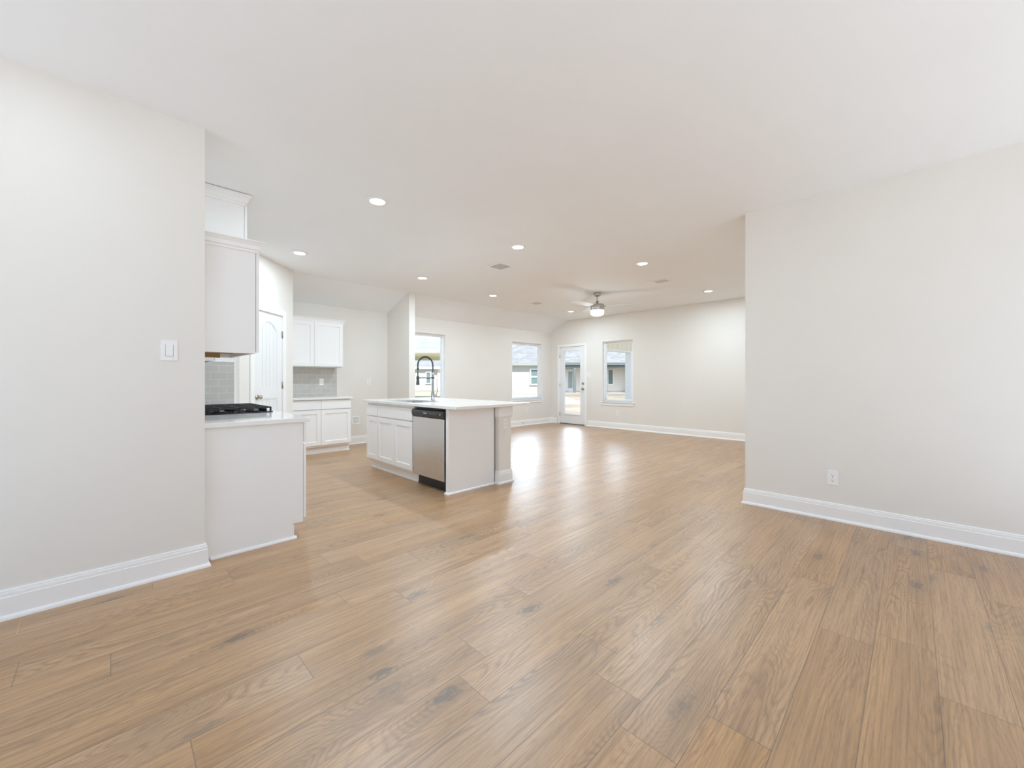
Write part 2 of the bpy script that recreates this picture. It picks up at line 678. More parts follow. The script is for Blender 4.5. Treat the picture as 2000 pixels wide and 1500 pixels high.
def struct(name, mb, mat, label=None, cat=None, parent=None, **kw):
    o = mb.build(name, mat, parent, **kw)
    if parent is None:
        tag(o, label, cat, None, 'structure')
    return o


# floor
b = MB()
b.box(-0.75, FX + 0.12, -0.85, NK + 0.12, -0.06, 0.0)
struct('floor', b, M['floor'], 'oak-look plank floor running through the whole open plan room', 'floor')

b = MB()  # unseen pale floor strip, added to bounce neutral light onto the ceiling
b.prism([(XL0 - 0.15, YB0 - 0.15), (RW + 0.12, YB0 - 0.15), (RW + 0.12, -0.85), (-0.75, -0.85), (-0.75, LW + 0.1), (XL0 - 0.15, LW + 0.1)], -0.06, 0.0, 'z')
struct('floor_bounce', b, plain('bounce_floor_pale', (0.40, 0.405, 0.41), 0.5), 'unseen pale floor added behind the viewpoint to bounce light', 'floor')

# ceiling: flat part, slope over the living wall, slope over the nook
b = MB()
b.prism([(XL0 - 0.15, YB0 - 0.15), (RW + 0.12, YB0 - 0.15), (RW + 0.12, RWY - 0.12), (FX + 0.15, RWY - 0.12), (FX + 0.15, SLY),
         (XL0 - 0.15, SLY)], H, H + 0.1, 'z')
b.prism([(SLY, H), (LV + 0.15, H - 0.306 * (LV + 0.15 - SLY) / (LV - SLY)), (LV + 0.15, H + 0.1), (SLY, H + 0.1)], ST0 + 0.06, FX + 0.15, 'x')
b.prism([(SLY, H), (NK + 0.15, H - 0.283 * (NK + 0.15 - SLY) / (NK - SLY)), (NK + 0.15, H + 0.1), (SLY, H + 0.1)], DG1[0] - 0.2, ST0 + 0.06, 'x')
struct('ceiling', b, M['ceiling'], 'smooth white ceiling with sloped edges along the exterior wall', 'ceiling')

HT = H + 0.02
b = MB(); b.box(XL0 - 0.12, RX, LW, LW + 0.11, 0, HT)
struct('wall_left', b, M['wall'], 'plain greige wall on the left holding the light switch', 'wall')
b = MB(); b.box(RX - 0.11, RX, LW + 0.11, RETY + 0.1, 0, HT)
struct('wall_range', b, M['wall'], 'greige kitchen wall behind the range cabinets', 'wall')
b = MB(); b.box(RX - 0.11, DG0[0], RETY, RETY + 0.1, 0, HT)
struct('wall_return', b, M['wall'], 'short greige return wall with tile at the end of the range counter', 'wall')
b = MB(); b.box(RW, RW + 0.11, YB0, RWY, 0, HT)
b.box(RW + 0.11, FX + 0.12, RWY - 0.11, RWY, 0, HT)
struct('wall_right', b, M['wall'], 'plain greige wall on the right with one outlet near the floor', 'wall')
b = MB()   # unseen header; the bare openings below it were added to let daylight in
b.box(XL0 - 0.12, XL0, YB0 - 0.12, LW, 2.6, HT)
b.box(XL0, RW + 0.11, YB0 - 0.12, YB0, 2.6, HT)
struct('wall_rear', b, M['wall'], 'header over wide openings added for daylight behind the viewpoint', 'wall')
b = MB(); b.box(DG1[0] - 0.2, ST1 - 0.06, NK, NK + 0.12, 0, HT)
struct('wall_nook', b, M['wall'], 'greige back wall of the kitchen nook', 'wall')
b = MB(); b.box(ST0, ST1, STY, LV + 0.12, 0, HT); b.box(ST0, ST0 + 0.05, LV + 0.12, NK + 0.02, 0, HT)
struct('wall_stub', b, M['wall'], 'short greige partition between the kitchen nook and living room', 'wall')

# living room window wall: holes for windows 1 and 2
W1 = (3.96, 5.05); W2 = (7.05, 8.20); WZ0, WZ1 = 0.66, 2.135
WT = 0.14
b = MB()
xs = [ST1, W1[0], W1[1], W2[0], W2[1], FX]
for i in range(5):
    if i % 2 == 0:
        b.box(xs[i], xs[i + 1], LV, LV + WT, 0, H - 0.25)
    else:
        b.box(xs[i], xs[i + 1], LV, LV + WT, 0, WZ0)
        b.box(xs[i], xs[i + 1], LV, LV + WT, WZ1, H - 0.25)
struct('wall_back', b, M['wall'], 'pale greige living room wall with two windows', 'wall')

# far wall: door hole and window 3
DY0, DY1, DZ = 5.915, 6.735, 2.055
W3 = (4.585, 5.41); W3Z0, W3Z1 = 0.64, 2.118
b = MB()
ys = [RWY, W3[0], W3[1], DY0, DY1, LV + WT]
for i in range(5):
    if i == 1:
        b.box(FX, FX + WT, ys[i], ys[i + 1], 0, W3Z0)
        b.box(FX, FX + WT, ys[i], ys[i + 1], W3Z1, HT)
    elif i == 3:
        b.box(FX, FX + WT, ys[i], ys[i + 1], DZ, HT)
    else:
        b.box(FX, FX + WT, ys[i], ys[i + 1], 0, HT)
struct('wall_far', b, M['wall'], 'pale greige far living room wall with patio door and window', 'wall')


# diagonal pantry wall; local frame s along, d out into the room, z
def TD(s, d, z):
    return Vector((DG0[0] + s / S2 + d / S2, DG0[1] + s / S2 - d / S2, z))


DL = math.hypot(DG1[0] - DG0[0], DG1[1] - DG0[1])
PS0, PS1, PZ = 0.245, 0.872, 2.05
b = MB(TD)
b.box(0, PS0, -0.1, 0, 0, HT); b.box(PS1, DL, -0.1, 0, 0, HT); b.box(PS0, PS1, -0.1, 0, PZ, HT)
b.T = None
b.box(DG1[0] - 0.1, DG1[0], DG1[1], NK, 0, HT)
struct('wall_pantry', b, M['wall'], 'angled greige wall around the white pantry door', 'wall')

# ------------------------------------------------------------------ baseboards
BASE = [(0, 0), (0.0, 0.143), (0.006, 0.143), (0.009, 0.138), (0.009, 0.131), (0.0115, 0.129), (0.0125, 0.120),
        (0.0125, 0.111), (0.0155, 0.108), (0.0155, 0.022), (0.022, 0.019), (0.027, 0.012), (0.0285, 0.004), (0.0285, 0)]


def baseboard(name, path, label, flip=False):
    m = MB()
    m.sweep(path, [(-d, z) for d, z in BASE] if flip else BASE)
    return struct(name, m, M['trim'], label, 'baseboard')


baseboard('baseboard_left', [(RX, LW + 0.075), (RX, LW), (XL0, LW)], 'white baseboard along the left wall, ending at the range cabinet')
baseboard('baseboard_right', [(RW, YB0), (RW, RWY), (RW + 0.4, RWY)], 'white baseboard along the right wall, turning its corner')
baseboard('baseboard_far', [(FX, RWY + 0.02), (FX, DY0 - 0.075)], 'white baseboard on the far wall right of the patio door')
baseboard('baseboard_corner', [(FX, DY1 + 0.075), (FX, LV), (ST1, LV), (ST1, STY), (ST0, STY), (ST0, NK), (2.86, NK)],
          'white baseboard under the living room windows and round the partition')

# ------------------------------------------------------------------ windows
def TWy(x, d, z):      # wall faces -y: s = x, d = out of the wall into the room
    return Vector((x, LV - d, z))


def TWx(y, d, z):      # far wall faces -x
    return Vector((FX - d, y, z))


def window(name, T, s0, s1, z0, z1, label, rail=False):
    c = T((s0 + s1) / 2, -0.1, z0)
    root = thing(name, c, label, 'window', None, 'structure')
    m = MB(T)   # painted returns lining the opening
    for (a, bb, e, f) in ((s0, s0 + 0.006, z0, z1), (s1 - 0.006, s1, z0, z1), (s0, s1, z1 - 0.006, z1)):
        m.box(a, bb, -0.075, 0.0, e, f)
    m.build('window_return', M['trim'], root)
    m = MB(T)
    fw = 0.045
    for (a, bb, e, f) in ((s0, s0 + fw, z0, z1), (s1 - fw, s1, z0, z1), (s0 + fw, s1 - fw, z1 - fw, z1), (s0 + fw, s1 - fw, z0, z0 + fw)):
        m.box(a, bb, -0.13, -0.075, e, f)
    g = fw
    for (a, bb, e, f) in ((s0 + g, s0 + g + 0.02, z0 + g, z1 - g), (s1 - g - 0.02, s1 - g, z0 + g, z1 - g),
                          (s0 + g, s1 - g, z1 - g - 0.02, z1 - g), (s0 + g, s1 - g, z0 + g, z0 + g + 0.025)):
        m.box(a, bb, -0.12, -0.09, e, f)
    m.build('window_frame', M['vinyl'], root, bevel=0.003)
    m = MB(T); m.box(s0 + g, s1 - g, -0.106, -0.102, z0 + g, z1 - g)
    m.build('window_pane', M['glass'], root)
    m = MB(T); m.box(s0 - 0.04, s1 + 0.04, -0.075, 0.035, z0 - 0.022, z0)
    m.build('window_sill', M['trim'], root, bevel=0.005)
    m = MB(T); m.box(s0 - 0.02, s1 + 0.02, 0.0, 0.016, z0 - 0.085, z0 - 0.022)
    m.build('window_apron', M['trim'], root, bevel=0.003)
    return root


window('window_1', TWy, W1[0], W1[1], WZ0, WZ1, 'white framed window behind the island faucet, looking onto roofs')
window('window_2', TWy, W2[0], W2[1], WZ0, WZ1, 'white framed window in the living room corner beside the patio door')
window('window_3', TWx, W3[0], W3[1], W3Z0, W3Z1, 'white framed window with deep sill right of the patio door')

# ------------------------------------------------------------------ patio door
root = thing('door_1', TWx((DY0 + DY1) / 2, 0, 0), 'white full-glass patio door in the far wall', 'door', None, 'structure')
m = MB(TWx)
cw = 0.062
m.box(DY0 - cw, DY0 + 0.008, 0, 0.018, 0, DZ + cw - 0.008)
m.box(DY1 - 0.008, DY1 + cw, 0, 0.018, 0, DZ + cw - 0.008)
m.box(DY0 + 0.008, DY1 - 0.008, 0, 0.018, DZ - 0.008, DZ + cw - 0.008)
m.build('door_casing', M['trim'], root, bevel=0.004)
m = MB(TWx)
m.box(DY0, DY0 + 0.012, -0.13, -0.001, 0, DZ); m.box(DY1 - 0.012, DY1, -0.13, -0.001, 0, DZ); m.box(DY0 + 0.012, DY1 - 0.012, -0.13, -0.001, DZ - 0.012, DZ)
m.build('door_jamb', M['trim'], root)
gy0, gy1, gz0, gz1 = 6.055, 6.585, 0.27, 1.935
sy0, sy1, sz0, sz1 = DY0 + 0.014, DY1 - 0.014, 0.022, DZ - 0.015
m = MB(TWx)
m.box(sy0, gy0, -0.05, -0.006, sz0, sz1); m.box(gy1, sy1, -0.05, -0.006, sz0, sz1)
m.box(gy0, gy1, -0.05, -0.006, sz0, gz0); m.box(gy0, gy1, -0.05, -0.006, gz1, sz1)
slab = m.build('door_slab', M['door'], root)
m = MB(TWx)
for (a, c, e, f) in ((gy0 - 0.028, gy0 + 0.008, gz0 - 0.028, gz1 + 0.028), (gy1 - 0.008, gy1 + 0.028, gz0 - 0.028, gz1 + 0.028),
                     (gy0 + 0.008, gy1 - 0.008, gz0 - 0.028, gz0 + 0.008), (gy0 + 0.008, gy1 - 0.008, gz1 - 0.008, gz1 + 0.028)):
    m.box(a, c, -0.006, 0.004, e, f)
m.build('glazing_bead', M['door'], slab, bevel=0.004)
m = MB(TWx); m.box(gy0, gy1, -0.03, -0.024, gz0, gz1)
m.build('door_pane', M['glass'], slab)
m = MB(TWx); m.box(DY0 + 0.012, DY1 - 0.012, -0.13, 0.0, 0.0, 0.02)
m.build('threshold', M['ext_dark'], root)


def knob(parent, T, s, z, d0, mat, r=0.026, stem=0.045, name='door_knob'):
    m = MB(lambda a, bb, c: T(s + a, d0 + c, z + bb))
    m.lathe([(0.0, 0.0), (0.031, 0.0), (0.031, 0.006), (0.012, 0.010), (0.011, stem - 0.02), (r * 0.8, stem - 0.012), (r, stem), (r * 0.85, stem + 0.012), (0.0, stem + 0.016)], seg=20)
    return m.build(name, mat, parent)


knob(slab, TWx, 5.978, 0.935, -0.006, M['nickel'])
m = MB(lambda a, bb, c: TWx(5.978 + a, -0.006 + c, 1.078 + bb))
m.lathe([(0.0, 0.0), (0.031, 0.0), (0.029, 0.012), (0.0, 0.013)], seg=20)
m.box(-0.004, 0.004, -0.016, 0.016, 0.012, 0.028)
m.build('deadbolt', M['nickel'], slab)
for z in (0.26, 1.03, 1.80):
    m = MB(TWx)
    m.tube([TWxp for TWxp in ((DY1 - 0.008, 0.008, z - 0.045), (DY1 - 0.008, 0.008, z + 0.045))], 0.007, 8)
    m.box(DY1 - 0.014, DY1 - 0.002, -0.006, 0.004, z - 0.044, z + 0.044)
    m.build('hinge', M['nickel'], root)

# ------------------------------------------------------------------ pantry door
root = thing('door_2', TD((PS0 + PS1) / 2, 0, 0), 'white arch-panelled pantry door with nickel knob in the angled wall', 'door', None, 'structure')
m = MB(TD)
m.box(PS0 - 0.066, PS0 + 0.006, 0, 0.017, 0, PZ + 0.064); m.box(PS1 - 0.006, PS1 + 0.066, 0, 0.017, 0, PZ + 0.064)
m.box(PS0 + 0.006, PS1 - 0.006, 0, 0.017, PZ - 0.006, PZ + 0.064)
m.build('door_casing', M['trim'], root, bevel=0.004)
m = MB(TD); m.box(PS0, PS0 + 0.01, -0.1, -0.001, 0, PZ); m.box(PS1 - 0.01, PS1, -0.1, -0.001, 0, PZ); m.box(PS0 + 0.01, PS1 - 0.01, -0.1, -0.001, PZ - 0.01, PZ)
m.build('door_jamb', M['trim'], root)
q0, q1 = PS0 + 0.012, PS1 - 0.012
pa, pb = q0 + 0.105, q1 - 0.105
pc = (pa + pb) / 2


def arch(z_side, rise, a, bb, k=14):
    return [(a + (bb - a) * i / k, z_side + rise * (1 - ((2 * i / k) - 1) ** 2)) for i in range(k + 1)]


m = MB(TD)
th0, th1 = -0.036, -0.002
# stiles, rails, and the arched head built as strips above the panel
m.box(q0, pa, th0, th1, 0.012, PZ - 0.012); m.box(pb, q1, th0, th1, 0.012, PZ - 0.012)
m.box(pa, pb, th0, th1, 0.012, 0.21); m.box(pa, pb, th0, th1, 0.93, 1.075)
top = arch(1.80, 0.135, pa, pb)
for i in range(len(top) - 1):
    (s0, z0), (s1, z1) = top[i], top[i + 1]
    pts = [(s0, th0, z0), (s1, th0, z1), (s1, th0, PZ - 0.012), (s0, th0, PZ - 0.012),
           (s0, th1, z0), (s1, th1, z1), (s1, th1, PZ - 0.012), (s0, th1, PZ - 0.012)]
    m.add(pts, [(0, 3, 2, 1), (4, 5, 6, 7), (0, 1, 5, 4), (2, 3, 7, 6)])
slab = m.build('door_slab', M['door'], root)
for (z0, z1) in ((1.075, 1.94), (0.21, 0.93)):
    m = MB(TD)
    k = 5
    wdt = (pb - pa) / k
    for i in range(k):
        s = pa + i * wdt
        m.box(s + 0.003, s + wdt - 0.003, -0.030, -0.0095, z0, z1)
    m.box(pa, pb, -0.030, -0.016, z0, z1)
    m.build('plank_panel', M['door'], slab)
    m = MB(TD)
    zt = z1 if z0 < 1 else 1.80
    m.box(pa, pa + 0.012, -0.012, -0.004, z0, zt); m.box(pb - 0.012, pb, -0.012, -0.004, z0, zt); m.box(pa, pb, -0.012, -0.004, z0, z0 + 0.012)
    if z0 > 1:
        for i in range(len(top) - 1):
            (s0, y0), (s1, y1) = top[i], top[i + 1]
            m.add([(s0, -0.012, y0 - 0.014), (s1, -0.012, y1 - 0.014), (s1, -0.012, y1), (s0, -0.012, y0),
                   (s0, -0.004, y0 - 0.012), (s1, -0.004, y1 - 0.012), (s1, -0.004, y1), (s0, -0.004, y0)],
                  [(0, 3, 2, 1), (4, 5, 6, 7), (0, 1, 5, 4), (2, 3, 7, 6)])
    else:
        m.box(pa, pb, -0.012, -0.004, z1 - 0.012, z1)
    m.build('panel_molding', M['door'], slab)
knob(slab, TD, q0 + 0.066, 0.955, th1, M['nickel'])
for z in (0.25, 1.10, 1.79):
    m = MB(TD)
    m.tube([(PS1 - 0.008, 0.008, z - 0.045), (PS1 - 0.008, 0.008, z + 0.045)], 0.007, 8)
    m.box(PS1 - 0.02, PS1 - 0.002, -0.004, 0.006, z - 0.044, z + 0.044)
    m.build('hinge', M['nickel'], root)

# ------------------------------------------------------------------ cabinets
CT = 0.86             # top of the base cabinets


def base_unit(name, T, s0, s1, depth, label, group, drawers=1, doors=1, ztop=CT, false_front=False, side_shoe=None, hollow=False):
    root = thing(name, T((s0 + s1) / 2, depth / 2, 0), label, 'cabinet', group)
    m = MB(T)
    if hollow:
        m.prism([(0.004, 0.0), (depth - 0.075, 0.0), (depth - 0.075, 0.11), (depth, 0.11), (depth, 0.14), (0.004, 0.14)], s0, s1, 'x')
        m.box(s0, s0 + 0.018, 0.004, depth, 0.14, ztop); m.box(s1 - 0.018, s1, 0.004, depth, 0.14, ztop)
        m.box(s0 + 0.018, s1 - 0.018, depth - 0.02, depth, 0.14, ztop); m.box(s0 + 0.018, s1 - 0.018, 0.004, 0.016, 0.14, ztop)
    else:
        m.prism([(0.004, 0.0), (depth - 0.075, 0.0), (depth - 0.075, 0.11), (depth, 0.11), (depth, ztop), (0.004, ztop)], s0, s1, 'x')
    m.build('body', M['cabinet'], root, bevel=0.0015)
    m = MB(T)
    m.box(s0, s1, depth - 0.075, depth - 0.062, 0.0, 0.105)
    m.build('toe_kick', M['cabinet'], root)
    m = MB(T)
    m.prism([(depth - 0.062, 0), (depth - 0.046, 0), (depth - 0.047, 0.008), (depth - 0.053, 0.016), (depth - 0.062, 0.019)], s0, s1, 'x')
    if side_shoe == 's0':
        m.prism([(s0, 0), (s0 - 0.015, 0), (s0 - 0.014, 0.008), (s0 - 0.008, 0.016), (s0, 0.019)], 0.04, depth - 0.046, 'y')
    m.build('shoe_molding', M['trim'], root)
    g = 0.006
    dz0, dz1 = 0.705, 0.842
    span = s1 - s0 - 2 * g
    n = 1 if false_front else drawers
    for i in range(n):
        a = s0 + g + span * i / n + (0.002 if i else 0)
        c = s0 + g + span * (i + 1) / n - (0.002 if i < n - 1 else 0)
        m = MB(T)
        m.box(a, c, depth + 0.004, depth + 0.023, dz0, dz1)
        m.build('drawer_front', M['cabinet'], root, bevel=0.002)
    for i in range(doors):
        a = s0 + g + span * i / doors + (0.002 if i else 0)
        c = s0 + g + span * (i + 1) / doors - (0.002 if i < doors - 1 else 0)
        m = MB(T)
        m.shaker(a, c, 0.138, 0.690, depth + 0.004)
        m.build('door', M['cabinet'], root, bevel=0.001)
    return root


def TR(s, d, z):      # range run: faces +x
    return Vector((RX + d, s, z))


def TN(s, d, z):      # nook run: faces -y
    return Vector((s, NK - d, z))


IX = 3.03             # back of island cabinets


def TI(s, d, z):      # island: faces -x
    return Vector((IX - d, s, z))


gR = 'white base cabinets under the range counter'
Y0R = 3.226
base_unit('base_cabinet', TR, Y0R, 3.905, 0.60, 'white base cabinet at the near end of the range run, its plain side facing us', gR, side_shoe='s0', ztop=0.857)
base_unit('base_cabinet', TR, 3.907, 4.755, 0.60, 'white base cabinet below the black gas cooktop', gR, doors=2, false_front=True, ztop=0.857)
base_unit('base_cabinet', TR, 4.757, 5.50, 0.60, 'white base cabinet between the cooktop and the pantry corner', gR, ztop=0.857)

# range counter with a cooktop on it
RT = 0.888
m = MB(); m.box(RX + 0.003, RX + 0.640, 3.195, RETY - 0.011, 0.857, RT)
tag(m.build('countertop', M['quartz'], bevel=0.003), 'white quartz countertop carrying the black gas cooktop, left', 'countertop')

# ------------------------------------------------------------------ cooktop
CK0, CK1, CX0, CX1 = 3.95, 4.71, 0.50, 1.00
root = thing('gas_cooktop', (0.75, 4.33, RT), 'black gas cooktop with cast iron grates on the left counter', 'cooktop')
m = MB(); m.box(CX0, CX1, CK0, CK1, RT + 0.0005, RT + 0.010)
m.build('cooktop_tray', M['enamel'], root, bevel=0.004)
zg = RT + 0.048
for gi in range(3):
    y0 = CK0 + 0.010 + gi * 0.2470
    y1 = y0 + 0.244
    m = MB()
    r = 0.0065
    x0, x1 = CX0 + 0.02, CX1 - 0.01
    for yy in (y0 + r, y1 - r):
        m.box(x0, x1, yy - r, yy + r, zg - 0.012, zg)
    for xx in (x0 + r, (x0 + x1) / 2, x1 - r):
        m.box(xx - r, xx + r, y0, y1, zg - 0.012, zg)
    ym = (y0 + y1) / 2
    m.box(x0, x1, ym - 0.004, ym + 0.004, zg - 0.010, zg)
    for xx in (x0 + 0.115, x1 - 0.115):
        m.box(xx - 0.004, xx + 0.004, y0, y1, zg - 0.010, zg)
    for xx in (x0 + r, (x0 + x1) / 2, x1 - r):
        for yy in (y0 + r, y1 - r):
            m.box(xx - r, xx + r, yy - r, yy + r, RT + 0.0105, zg - 0.006)
    m.build('grate', M['iron'], root, bevel=0.002)
for (bx, by, br) in ((0.63, 4.08, 0.038), (0.87, 4.08, 0.045), (0.75, 4.33, 0.055), (0.63, 4.58, 0.045), (0.87, 4.58, 0.035)):
    m = MB()
    m.lathe([(0, 0.0105), (br + 0.012, 0.0105), (br + 0.010, 0.018), (br, 0.020), (br, 0.027), (br - 0.006, 0.031), (0, 0.031)], (bx, by, RT), 24)
    m.build('burner', M['burner'], root)
for i in range(5):
    m = MB(); m.lathe([(0, 0.0102), (0.019, 0.0102), (0.017, 0.03), (0, 0.031)], (0.972, 4.11 + 0.11 * i, RT), 16)
    m.build('control_knob', M['black'], root)

# ------------------------------------------------------------------ upper cabinets
def crown(m, s0, s1, depth, z, hgt=0.055, out=0.05, left=True, right=True):
    """crown moulding round the front and the ends, local (s, d)"""
    prof = [(0, z - 0.02), (0.010, z - 0.02), (0.012, z - 0.006), (0.020, z), (out * 0.55, z + hgt * 0.42), (out * 0.88, z + hgt * 0.78), (out, z + hgt * 0.86), (out, z + hgt), (0, z + hgt)]
    path = []
    if left:
        path.append((s0, 0.006))
    path += [(s0, depth), (s1, depth)]
    if right:
        path.append((s1, 0.006))
    T = m.T
    m2 = MB()
    m2.sweep(path, prof)
    for f in m2.f:
        pass
    m.add([tuple(v) for v in m2.v], m2.f)


def upper_unit(name, T, s0, s1, depth, z0, z1, label, group, doors=2, crown_h=0.055, out=0.045, raw=False, cl=True, cr=True):
    root = thing(name, T((s0 + s1) / 2, depth / 2, z0), label, 'cabinet', group)
    m = MB(T)
    # hollow underneath: sides and face frame stand lower than the bottom board
    m.box(s0, s1, 0.004, depth, z0 + 0.035, z1)
    m.box(s0, s0 + 0.016, 0.004, depth, z0, z0 + 0.035); m.box(s1 - 0.016, s1, 0.004, depth, z0, z0 + 0.035)
    m.box(s0 + 0.016, s1 - 0.016, depth - 0.019, depth, z0, z0 + 0.035)
    m.build('body', M['cabinet'], root)
    m = MB(T); m.box(s0 + 0.017, s1 - 0.017, 0.006, depth - 0.02, z0 + 0.030, z0 + 0.0345)
    m.build('bottom_board', M['plywood'] if raw else M['cabinet'], root)
    if raw:
        m = MB(T); m.box(s0 + 0.017, s1 - 0.016, 0.006, 0.020, z0 - 0.0, z0 + 0.030)
        m.box(s1 - 0.034, s1 - 0.0165, 0.02, depth - 0.09, z0 - 0.004, z0 + 0.030)
        m.build('hanging_rail', M['plywood'], root)
    g = 0.005
    span = s1 - s0 - 2 * g
    for i in range(doors):
        a = s0 + g + span * i / doors + (0.002 if i else 0)
        c = s0 + g + span * (i + 1) / doors - (0.002 if i < doors - 1 else 0)
        m = MB(T); m.shaker(a, c, z0 + 0.012, z1 - 0.02, depth + 0.004)
        m.build('door', M['cabinet'], root, bevel=0.001)
    m = MB(T)
    crown(m, s0, s1, depth + 0.001, z1 - 0.004, crown_h, out, cl, cr)
    m.build('crown_molding', M['cabinet'], root)
    return root


gU = 'white wall cabinets on the range wall'
upper_unit('wall_cabinet', TR, 3.235, 3.985, 0.295, 1.352, 2.075, 'white wall cabinet at the near end of the range wall, plain side facing us', gU, raw=True)
upper_unit('wall_cabinet', TR, 4.03, 4.79, 0.385, 1.66, 2.676, 'taller deeper white wall cabinet over the cooktop, crown touching the ceiling', gU, crown_h=0.065, out=0.05)
upper_unit('wall_cabinet', TR, 4.83, 5.50, 0.295, 1.352, 2.075, 'white wall cabinet between the tall cabinet and pantry corner', gU, raw=True, cr=False)

# nook cabinets
m = upper_unit('wall_cabinet', TN, 1.862, 2.795, 0.315, 1.380, 2.135, 'two-door white wall cabinet hung above the nook counter', 'white cabinets in the kitchen nook', cl=False, out=0.045, crown_h=0.05)
base_unit('base_cabinet', TN, 1.862, 2.822, 0.575, 'two-drawer white base cabinet standing in the nook behind the island', 'white cabinets in the kitchen nook', drawers=2, doors=2)
m = MB(); m.box(1.858, 2.838, NK - 0.625, NK - 0.002, CT, 0.891)
tag(m.build('countertop', M['quartz'], bevel=0.003), 'short white countertop on the nook base cabinet', 'countertop')
m = MB(); m.box(1.858, 2.815, NK - 0.009, NK - 0.0005, 0.8915, 1.379)
tag(m.build('tile_backsplash', M['tile_x']), 'grey subway tile backsplash behind the nook counter', 'backsplash', None, 'structure')
m = MB(); m.box(RX + 0.0005, 0.997, RETY - 0.009, RETY - 0.0005, RT + 0.0005, 1.375)
tag(m.build('tile_backsplash', M['tile_x']), 'grey subway tile on the return wall behind the gas cooktop', 'backsplash', None, 'structure')
m = MB(); m.box(0.997, 1.008, RETY - 0.011, RETY - 0.0005, RT + 0.0005, 1.388); m.box(RX + 0.0005, 0.997, RETY - 0.011, RETY - 0.0005, 1.375, 1.388)
tag(m.build('trim_1', M['trim']), 'thin white edge strip round the tile beside the pantry door', 'trim', None, 'structure')
m = MB(); m.box(RX + 0.0005, RX + 0.009, 3.24, RETY - 0.012, RT + 0.0005, 1.345)
tag(m.build('tile_backsplash', M['tile_y']), 'grey subway tile along the range wall above the counter', 'backsplash', None, 'structure')

# ------------------------------------------------------------------ island
gI = 'white base cabinets in the island'
base_unit('base_cabinet', TI, 4.862, 5.165, 0.595, 'narrow one-door white cabinet at the far end of the island', gI, ztop=0.872)
base_unit('base_cabinet', TI, 4.005, 4.856, 0.595, 'two-door white sink cabinet in the island, left of the dishwasher', gI, doors=2, false_front=True, ztop=0.872, hollow=True)

# dishwasher
root = thing('dishwasher', (IX - 0.3, 3.685, 0), 'stainless dishwasher with black control panel in the island', 'dishwasher')
dw0, dw1 = 3.383, 3.996
m = MB(); m.box(IX - 0.57, IX - 0.02, dw0 + 0.012, dw1 - 0.006, 0.10, 0.868)
m.build('tub', M['black'], root)
m = MB(); m.box(IX - 0.622, IX - 0.571, dw0 + 0.012, dw1 - 0.003, 0.120, 0.762)
m.build('door_panel', M['stainless'], root, bevel=0.004, seg=3)
m = MB(TI)
m.prism([(0.571, 0.764), (0.622, 0.764), (0.632, 0.776), (0.640, 0.815), (0.634, 0.838), (0.615, 0.846), (0.571, 0.846)], dw0 + 0.004, dw1 - 0.002, 'x')
pan = m.build('control_panel', M['panel_black'], root, bevel=0.004, seg=3)
m = MB(TI); m.box(dw0 + 0.20, dw0 + 0.42, 0.6265, 0.633, 0.7655, 0.779)
m.build('pocket_handle', M['black'], pan, bevel=0.003)
for (sa, sb, za, zb) in [(dw0 + 0.235 - 0.036 * k, dw0 + 0.253 - 0.036 * k, 0.808, 0.8115) for k in range(4)] + [(dw0 + 0.050, dw0 + 0.066, 0.803, 0.817)]:
    m = MB(TI)
    m.box(sa, sb, 0.6365, 0.6402, za, zb)
    m.build('button', M['inkw'], pan)
tcu = bpy.data.curves.new('brand_text', 'FONT')
tcu.body = 'Frigidaire'
tcu.size = 0.019
tcu.extrude = 0.0004
tcu.materials.append(M['plastic'])
tmp = bpy.data.objects.new('brand_tmp', tcu)
tme = bpy.data.meshes.new_from_object(tmp)
bpy.data.objects.remove(tmp)
to = bpy.data.objects.new('brand_text', tme)
COL.objects.link(to)
to.parent = pan
to.matrix_local = Matrix.Translation(Vector((IX - 0.6408, 3.752, 0.806)) - world_offset(pan)) @ Matrix(((0, 0, -1, 0), (-1, 0, 0, 0), (0, 1, 0, 0), (0, 0, 0, 1)))
m = MB(); m.box(IX - 0.545, IX - 0.525, dw0 + 0.004, dw1 - 0.004, 0.0, 0.118)
m.build('toe_kick', M['black'], root)

# end panel of the island
root = thing('island_end_panel', (2.74, 3.355, 0), 'white flat end panel closing the island beside the dishwasher', 'panel')
m = MB(); m.box(2.425, 3.045, 3.342, 3.375, 0.0, 0.872)
m.build('panel', M['cabinet'], root, bevel=0.0015)
m = MB(); m.box(2.420, 2.458, 3.336, 3.378, 0.0, 0.872)
m.build('corner_strip', M['cabinet'], root, bevel=0.002)
m = MB(); m.box(3.030, 3.048, 3.334, 3.343, 0.019, 0.872)
m.build('edge_strip', M['cabinet'], root, bevel=0.002)
m = MB(); m.sweep([(2.419, 3.385), (2.419, 3.335), (3.045, 3.335)], [(0, 0), (0, 0.019), (-0.006, 0.018), (-0.012, 0.012), (-0.014, 0.004), (-0.014, 0)])
m.build('shoe_molding', M['trim'], root)

